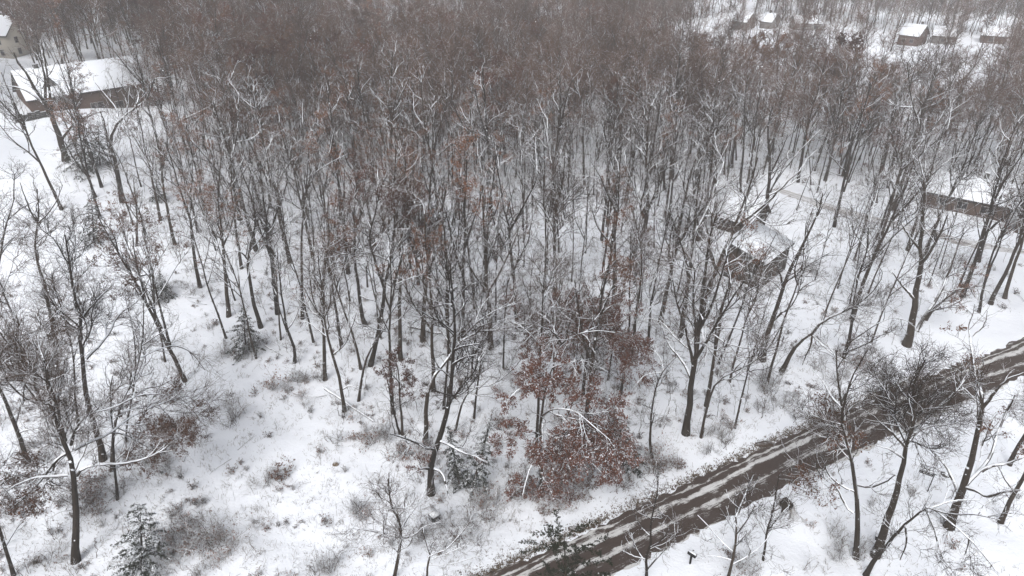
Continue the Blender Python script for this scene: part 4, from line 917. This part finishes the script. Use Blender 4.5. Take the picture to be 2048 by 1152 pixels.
# the long house, upper left
r, L, rf = house("long_house", "long low house with brown walls and a wide snow-covered roof on the left slope", (66, 228), (316, 212), 10, 5.0, 4.2, 'wood_brown',
    [('f', .3, 1.0, 1.6, 1.2), ('f', .5, .7, 2.2, 1.9), ('f', .68, 1.0, 1.4, 1.2), ('f', .86, 1.0, 1.4, 1.2), ('r', .5, 1.0, 1.2, 1.2)])
g = GB(); xc = L * .2; g.prism([(xc - 1.6, 5.6), (xc + 1.6, 5.6), (xc, 8.2)], 'y', 1.4, 4.6); dm = link("dormer", g.mesh("dormer", [M['wood_grey']]), r)
g = GB(); g.prism([(xc - 1.85, 5.5), (xc, 8.21), (xc + 1.85, 5.5), (xc + 1.85, 5.78), (xc, 8.5), (xc - 1.85, 5.78)], 'y', 1.15, 4.7); link("dormer_roof", g.mesh("dormer_roof", [M['roof']]), dm)
window(dm, xc, 1.4, 6.0, .9, .9, 'f'); chimney(rf, L * .17, 5.2, 7.4, 10, .8)
g = GB()
for z in (.55, 1.15): g.box((L * .22, -2.1, z), (L * .52, -2.0, z + .1))
for k in range(9): g.box((L * (.22 + .0373 * k), -2.2, -1), (L * (.22 + .0373 * k) + .1, -2.1, 1.3))
g.box((L * .22, -2.0, .0), (L * .52, -.01, .12)); link("deck_rail", g.mesh("deck_rail", [M['wood_brown']]), r)
# the cream house behind it
house("cream_house", "tall cream house with a steep snowy roof in the top left corner", (-60, 116), (27, 118), 8.5, 5.2, 3.4, 'cream', [('f', .8, 3.2, .9, 1.2), ('f', .8, .8, .9, 1.2), ('r', .3, 3.3, .9, 1.2), ('r', .7, 3.3, .9, 1.2), ('r', .3, .8, .9, 1.2), ('f', .5, 3.2, .9, 1.2)], (.3, .5))
# the shed-roofed house with its wing
P0, P1 = ground(1446, 552), ground(1519, 580); loc, rz, L = frame(P0, P1)
r = link("shed_roofed_house", None, None, loc, "dark grey house with a slanting snow roof and a gabled wing amid bare trees", "house"); r.rotation_euler = (0, 0, rz)
D = 8.2; h0, h1 = 5.3, 4.0
g = GB(); g.prism([(0, -1.2), (L, -1.2), (L, h1), (0, h0)], 'y', 0, D); link("wall", g.mesh("wall", [M['wood_dark']]), r)
g = GB(); e = .4; s = (h1 - h0) / L; g.prism([(-e, h0 - e * s + .004), (L + e, h1 + e * s + .004), (L + e, h1 + e * s + .26), (-e, h0 - e * s + .26)], 'y', -e, D + e); rf = link("roof", g.mesh("roof", [M['roof']]), r)
window(r, L * .72, 0, 1.0, .7, .9, 'f'); window(r, L, D * .3, 1.0, 1.2, 1.1, 'r'); window(r, L, D * .7, 1.0, 1.2, 1.1, 'r')
g = GB(); g.box((L + .002, D * .44, -.2), (L + .06, D * .56, 1.9)); dr = link("door", g.mesh("door", [M['wood_brown']]), r)
g = GB(); g.box((L + .061, D * .45, .9), (L + .10, D * .46, 1.05)); link("handle", g.mesh("handle", [M['steel']]), dr)
# the wing, behind and to the left: placed in the house's own frame
inv = Matrix.Rotation(-rz, 3, 'Z')
def loc_of(p): v = inv @ (Vector(p) - Vector(loc)); return v
W0, W1 = loc_of(ground(1420, 453)), loc_of(ground(1497, 478)); wr = link("wing", None, r, (W0.x, W0.y, 0)); wr.rotation_euler = (0, 0, math.atan2(W1.y - W0.y, W1.x - W0.x)); WL = (W1 - W0).to_2d().length
g = GB(); g.prism([(0, -1.2), (6.5, -1.2), (6.5, 2.3), (3.25, 5.2), (0, 2.3)], 'x', 0, WL)
wr2 = g.mesh("wing", [M['wood_dark']]); wr.data if False else None
bpy.data.objects.remove(wr); wr = link("wing", wr2, r, (W0.x, W0.y, 0)); wr.rotation_euler = (0, 0, math.atan2(W1.y - W0.y, W1.x - W0.x))
g = GB(); e = .45; s = 2.9 / 3.25; ez = 2.3 - e * s + .004; g.prism([(-e, ez), (3.25, 5.204), (6.5 + e, ez), (6.5 + e, ez + .28), (3.25, 5.53), (-e, ez + .28)], 'x', -e, WL + e); link("wing_roof", g.mesh("wing_roof", [M['roof']]), wr)
window(wr, WL * .4, 0, .8, 1.4, 1.0, 'f'); window(wr, WL, 3.25, 2.6, .8, .9, 'r')
# the long dark house by the lane, upper right
house("dark_house", "long dark brown house under a snowy roof beside the grey lane at the right", (1846, 412), (2012, 446), 8, 2.7, 2.3, 'wood_brown', [('f', .2, .9, 1.4, 1.1), ('f', .45, .9, 1.4, 1.1), ('f', .75, .9, 1.8, 1.1), ('l', .5, .9, 1.2, 1.1)], (.6, .6))
house("brown_garage", "brown gable-fronted garage at the right edge, next to the long dark house", (2026, 464), (2112, 484), 8, 2.8, 2.2, 'wood_brown', [('f', .5, .1, 2.6, 2.1)], None, "garage", None, 'y')
# far houses
FG = "houses far beyond the snowy field"
FAR = [("red_brown_house", "far red-brown house in the open field, a dark patch on its snowy roof", (1793, 88), (1832, 93), 9, 3.4, 3.2, 'wood_red', [('f', .3, 1, 1.2, 1.2), ('f', .7, 1, 1.2, 1.2), ('r', .5, 3.2, 1.2, 1.4)], (.75, .6)),
 ("far_house", "far grey house beside the hazy pine, leftmost of the distant row", (1462, 57), (1490, 60), 8, 3, 2.8, 'wood_grey', [('f', .5, 1, 1.4, 1.2)], None),
 ("far_house", "far grey house with a dark roof patch, right of the one beside the hazy pine", (1518, 56), (1540, 60), 8, 3, 2.8, 'wood_grey', [('r', .5, 1, 1.4, 1.2)], (.4, .5)),
 ("far_house", "wide low far house with a streaked snowy roof at the back of the field", (1590, 60), (1648, 62), 8, 2.8, 2.4, 'wood_grey', [('f', .3, .8, 1.6, 1.2), ('f', .7, .8, 1.6, 1.2)], None),
 ("far_house", "low far house behind thin trees, right of the red-brown house", (1862, 87), (1908, 90), 9, 2.8, 2.6, 'wood_grey', [('f', .5, .8, 1.6, 1.2)], None),
 ("far_house", "brownish far house at the right end of the field", (1960, 86), (2010, 90), 9, 2.8, 2.4, 'wood_brown', [('f', .4, .8, 1.6, 1.2)], None),
 ("far_house", "faint far house with one snowy roof above the middle of the wood", (1268, 30), (1300, 32), 8, 3.4, 3, 'wood_grey', [('f', .5, 1, 1.4, 1.2)], None),
 ("far_house", "faint far house at the very top of the photo, almost lost in haze", (1050, 14), (1078, 15), 8, 3.4, 3, 'wood_grey', [('f', .5, 1, 1.4, 1.2)], None)]
for nm, lab, a, b, W, hw, hr, m, wi, ch in FAR: house(nm, lab, a, b, W, hw, hr, m, wi, ch, "house", FG)

# ------------------------------------------------------------------ things by the road and in the snow
def at(px, py): return ground(px, py)
# street sign
b = at(1855, 983); r = link("street_sign", None, None, b, "dark street name sign with white lettering on a thin post in the snow", "street sign")
g = GB(); g.tubes(np.array([[[0, 0, -.3], [0, 0, 2.05]]]), np.array([[.045, .045]]), 8); link("post", g.mesh("post", [M['steel']]), r)
an = math.atan2(.61, -.88)
mx = Matrix.Rotation(an, 4, 'Z')
g = GB(); g.box((.06, -.012, 1.70), (1.12, .012, 1.98), mx); bl = link("name_blade", g.mesh("name_blade", [M['sign_green']]), r)
g = GB(); g.box((-.18, -.05, 2.03), (.10, .05, 2.12), mx); link("bracket", g.mesh("bracket", [M['steel']]), r)
g = GB(); g.box((.0, -.02, 2.04), (1.16, .02, 2.10), mx); link("top_bar", g.mesh("top_bar", [M['steel']]), r)
g = GB()
rl = np.random.default_rng(3); x = 1.06
while x > .16:
    wd = rl.uniform(.03, .055)
    if rl.random() < .14: x -= .06; continue
    hh = rl.choice([.07, .10, .10]); g.box((x - wd, .0125, 1.79), (x - wd * .55, .016, 1.79 + hh), mx); g.box((x - wd * .55, .0125, 1.79 + (hh - .03) * rl.integers(0, 2)), (x, .016, 1.79 + .03 + (hh - .03)), mx) if rl.random() < .5 else g.box((x - wd * .5, .0125, 1.79), (x, .016, 1.81), mx); x -= wd + .03
link("lettering", g.mesh("lettering", [M['white_paint']]), bl)
# marker post
b = at(1902, 998); r = link("marker_post", None, None, b, "thin dark marker post under a snowy limb, right of the street sign", "post")
g = GB(); g.tubes(np.array([[[0, 0, -.2], [0, 0, 1.1]]]), np.array([[.03, .03]]), 6); link("post", g.mesh("post", [M['steel']]), r)
g = GB(); g.box((-.05, -.035, .85), (.05, -.03, 1.05)); link("reflector", g.mesh("reflector", [M['trim']]), r)
# mailbox
b = at(1380, 1127); r = link("mailbox", None, None, b, "black mailbox with snow on top, on a dark post beside the road", "mailbox"); r.rotation_euler = (0, 0, -.75)
g = GB(); g.prism([(-.07, -.3), (.07, -.3), (.09, 1.0), (-.09, 1.0)], 'x', -.06, .06); link("post", g.mesh("post", [M['black']]), r)
g = GB(); arc = [(-.15, 1.0), (.15, 1.0)] + [(.15 * math.cos(a), 1.18 + .15 * math.sin(a)) for a in np.linspace(0, math.pi, 9)]; g.prism(arc, 'x', -.30, .36); bx = link("box", g.mesh("box", [M['black']]), r)
g = GB(); g.box((.361, -.13, 1.02), (.375, .13, 1.26)); link("door", g.mesh("door", [M['black']]), bx)
g = GB(); g.box((-.05, .152, 1.16), (-.02, .165, 1.42)); g.box((-.02, .152, 1.32), (.08, .165, 1.42)); link("flag", g.mesh("flag", [M['black']]), bx)
# brown roadside box on two posts
b = at(1569, 1024); r = link("roadside_box", None, None, b, "dark brown wooden box on two short posts by the road's near edge", "wooden box"); r.rotation_euler = (0, 0, .35)
bw = mat("bare_dark_wood")[0]; nt = bw.node_tree; nt.links.new(mixc(nt, noise(nt, 9, 4), (.010, .008, .006), (.035, .026, .018)), nt.nodes["Principled BSDF"].inputs["Base Color"])
for sx in (-.3, .3):
    g = GB(); g.box((sx - .06, -.06, -.3), (sx + .06, .06, .55)); link("post", g.mesh("post", [bw]), r)
g = GB(); g.prism([(-.38, .551), (.38, .551), (.46, .95), (.2, 1.32), (-.2, 1.32), (-.46, .95)], 'y', -.32, .32); link("box", g.mesh("box", [bw]), r)
g = GB(); g.prism([(-.24, 1.321), (.24, 1.321), (.2, 1.37), (-.2, 1.37)], 'y', -.36, .36); link("lid", g.mesh("lid", [bw]), r)
# utility cabinet
b = at(869, 1038); r = link("utility_cabinet", None, None, b, "small dark green cabinet capped with snow in front of the broken oak", "cabinet"); r.rotation_euler = (0, 0, math.radians(42))
g = GB(); g.box((-.36, -.36, -.2), (.36, .36, .62)); link("body", g.mesh("body", [M['sign_green']]), r)
g = GB(); g.box((-.38, -.38, .621), (.38, .38, .66)); g.box((-.33, -.33, .66), (.33, .33, .74)); link("snow_cap", g.mesh("snow_cap", [M['flake']]), r)
g = GB(); g.box((-.30, -.375, .0), (.30, -.361, .56)); link("door", g.mesh("door", [M['sign_green']]), r)
# newspaper box behind the leaning trunk
b = at(1757, 1079); r = link("small_black_box", None, None, b, "small black box with a snowy top just left of the large leaning trunk", "box"); r.rotation_euler = (0, 0, -.5)
g = GB(); g.box((-.26, -.17, -.1), (.26, .17, .36)); link("body", g.mesh("body", [M['black']]), r)
g = GB(); g.box((-.29, -.20, .361), (.29, .20, .42)); link("lid", g.mesh("lid", [M['black']]), r)
# rocks, stump, soil
def lump(name, label, cat, px, py, sx, sy, sz, m, seed):
    g = np.random.default_rng(seed); nu, nv = 14, 8; th = np.arange(nu) / nu * 2 * math.pi; ph = np.linspace(0, math.pi * .5, nv)
    V = []
    for p in ph:
        for t in th:
            q = 1 + .22 * math.sin(3 * t + seed) * math.sin(2 * p) + .12 * g.normal() * math.sin(p)
            V.append((sx * q * math.cos(t) * math.cos(p), sy * q * math.sin(t) * math.cos(p), sz * (math.sin(p) + .1 * g.normal() * math.cos(p)) - .05))
    V = np.array(V); i = np.arange(nv - 1)[:, None] * nu + np.arange(nu)[None, :]; j = np.arange(nv - 1)[:, None] * nu + (np.arange(nu)[None, :] + 1) % nu
    F = np.stack([i, j, j + nu, i + nu], -1).reshape(-1, 4)
    link(name, mesh_np(name, V, [F], [M[m]], None, True), None, at(px, py), label, cat)
lump("boulder", "small dark boulder in the snow between the street sign and the V-forked trunk", "rock", 1891, 950, .42, .35, .42, 'stone', 1)
lump("tree_stump", "small brown stump alone in the snowy clearing", "stump", 671, 929, .30, .26, .34, 'weed', 2)
lump("soil_heap", "dark heap of bare soil at the far edge of the road", "soil heap", 1530, 889, 1.0, .45, .28, 'debris', 4)
lump("soil_heap", "dark litter heap on the roadside snow at the lower end of the road", "soil heap", 1155, 1058, .8, .4, .2, 'debris', 6)
# fallen logs
def log(label, pts, rpx, seed, m='bark'):
    g = np.random.default_rng(seed); P = np.array([at(*q) for q in pts]); b = P[0].copy(); zc = project(b)[2]; rr = rpx / FPX * zc
    P[:, 2] += rr * .8; Q = resample(P, 10); Q[1:-1] += g.normal(size=(8, 3)) * rr * .35
    G = GB(); G.tubes((Q - b)[None], np.linspace(rr, rr * .6, 10)[None], 8)
    sp, sr, _ = spawn((Q - b)[None], np.linspace(rr, rr * .6, 10)[None], 4, .3, .95, .8, .2, lambda L, t, q: L * (.12 + .15 * q.random(len(L))), 4, .15, .12, g, .02, .02)
    r = link("fallen_log", None, None, b, label, "log", "fallen logs"); link("stem", G.mesh("stem", [M[m]]), r)
    H = GB(); H.tubes(sp, sr, 5); link("broken_branches", H.mesh("broken_branches", [M[m]]), r)
log("thick dark fallen log lying behind the leaning snowy-limbed tree", [(818, 655), (850, 662), (893, 673)], 4, 1)
log("thin snow-topped log slanting down to the foot of the feathery fan tree", [(650, 778), (700, 812), (748, 845)], 3, 2)
log("short dark log half buried on the left bank above the trail", [(262, 560), (292, 550)], 4, 3)
log("thin fallen pole near the foot of the small crooked tree", [(530, 692), (566, 712)], 2, 4)
log("fallen trunk in the snow gap right of the wide Y-forked oak", [(842, 622), (880, 612), (905, 606)], 3, 5)
# low wall beside the long house's lawn
loc, rz, L = frame(at(32, 246), at(106, 233)); r = link("low_wall", None, None, loc, "low dark stone wall on the white slope in front of the long house", "wall"); r.rotation_euler = (0, 0, rz)
G = GB(); g = np.random.default_rng(9); x = 0
while x < L - .2:
    wd = min(g.uniform(.5, .9), L - x)
    z = -.5
    while z < 1.1: hh = g.uniform(.26, .38); G.box((x + .01, g.uniform(-.04, .04), z), (x + wd - .01, .5, z + hh - .01)); z += hh
    x += wd
link("stonework", G.mesh("stonework", [M['stone']]), r)
# snow in the air
g = np.random.default_rng(77); n = 1500; t = 5 + 34 * g.random(n) ** .6; px = g.uniform(0, 2048, n); py = g.uniform(0, 1152, n)
d = np.stack([(px - 1024) / FPX, math.cos(PITCH) - (py - 576) / FPX * math.sin(PITCH), -math.sin(PITCH) - (py - 576) / FPX * math.cos(PITCH)], 1); c = C0 + d * t[:, None]
G = GB(); s = g.uniform(.005, .010, n); o = np.array([(1, 0, 0), (0, 1, 0), (-1, 0, 0), (0, -1, 0), (0, 0, 1), (0, 0, -1)])
V = (c[:, None, :] + o[None] * s[:, None, None]).reshape(-1, 3); f = np.array([(0, 1, 4), (1, 2, 4), (2, 3, 4), (3, 0, 4), (1, 0, 5), (2, 1, 5), (3, 2, 5), (0, 3, 5)])
G.add(V, (np.arange(n)[:, None, None] * 6 + f[None]).reshape(-1, 3))
link("falling_snow", G.mesh("falling_snow", [M['flake']]), None, None, "small snowflakes drifting in the air above the wood", "snowflakes", None, "stuff")
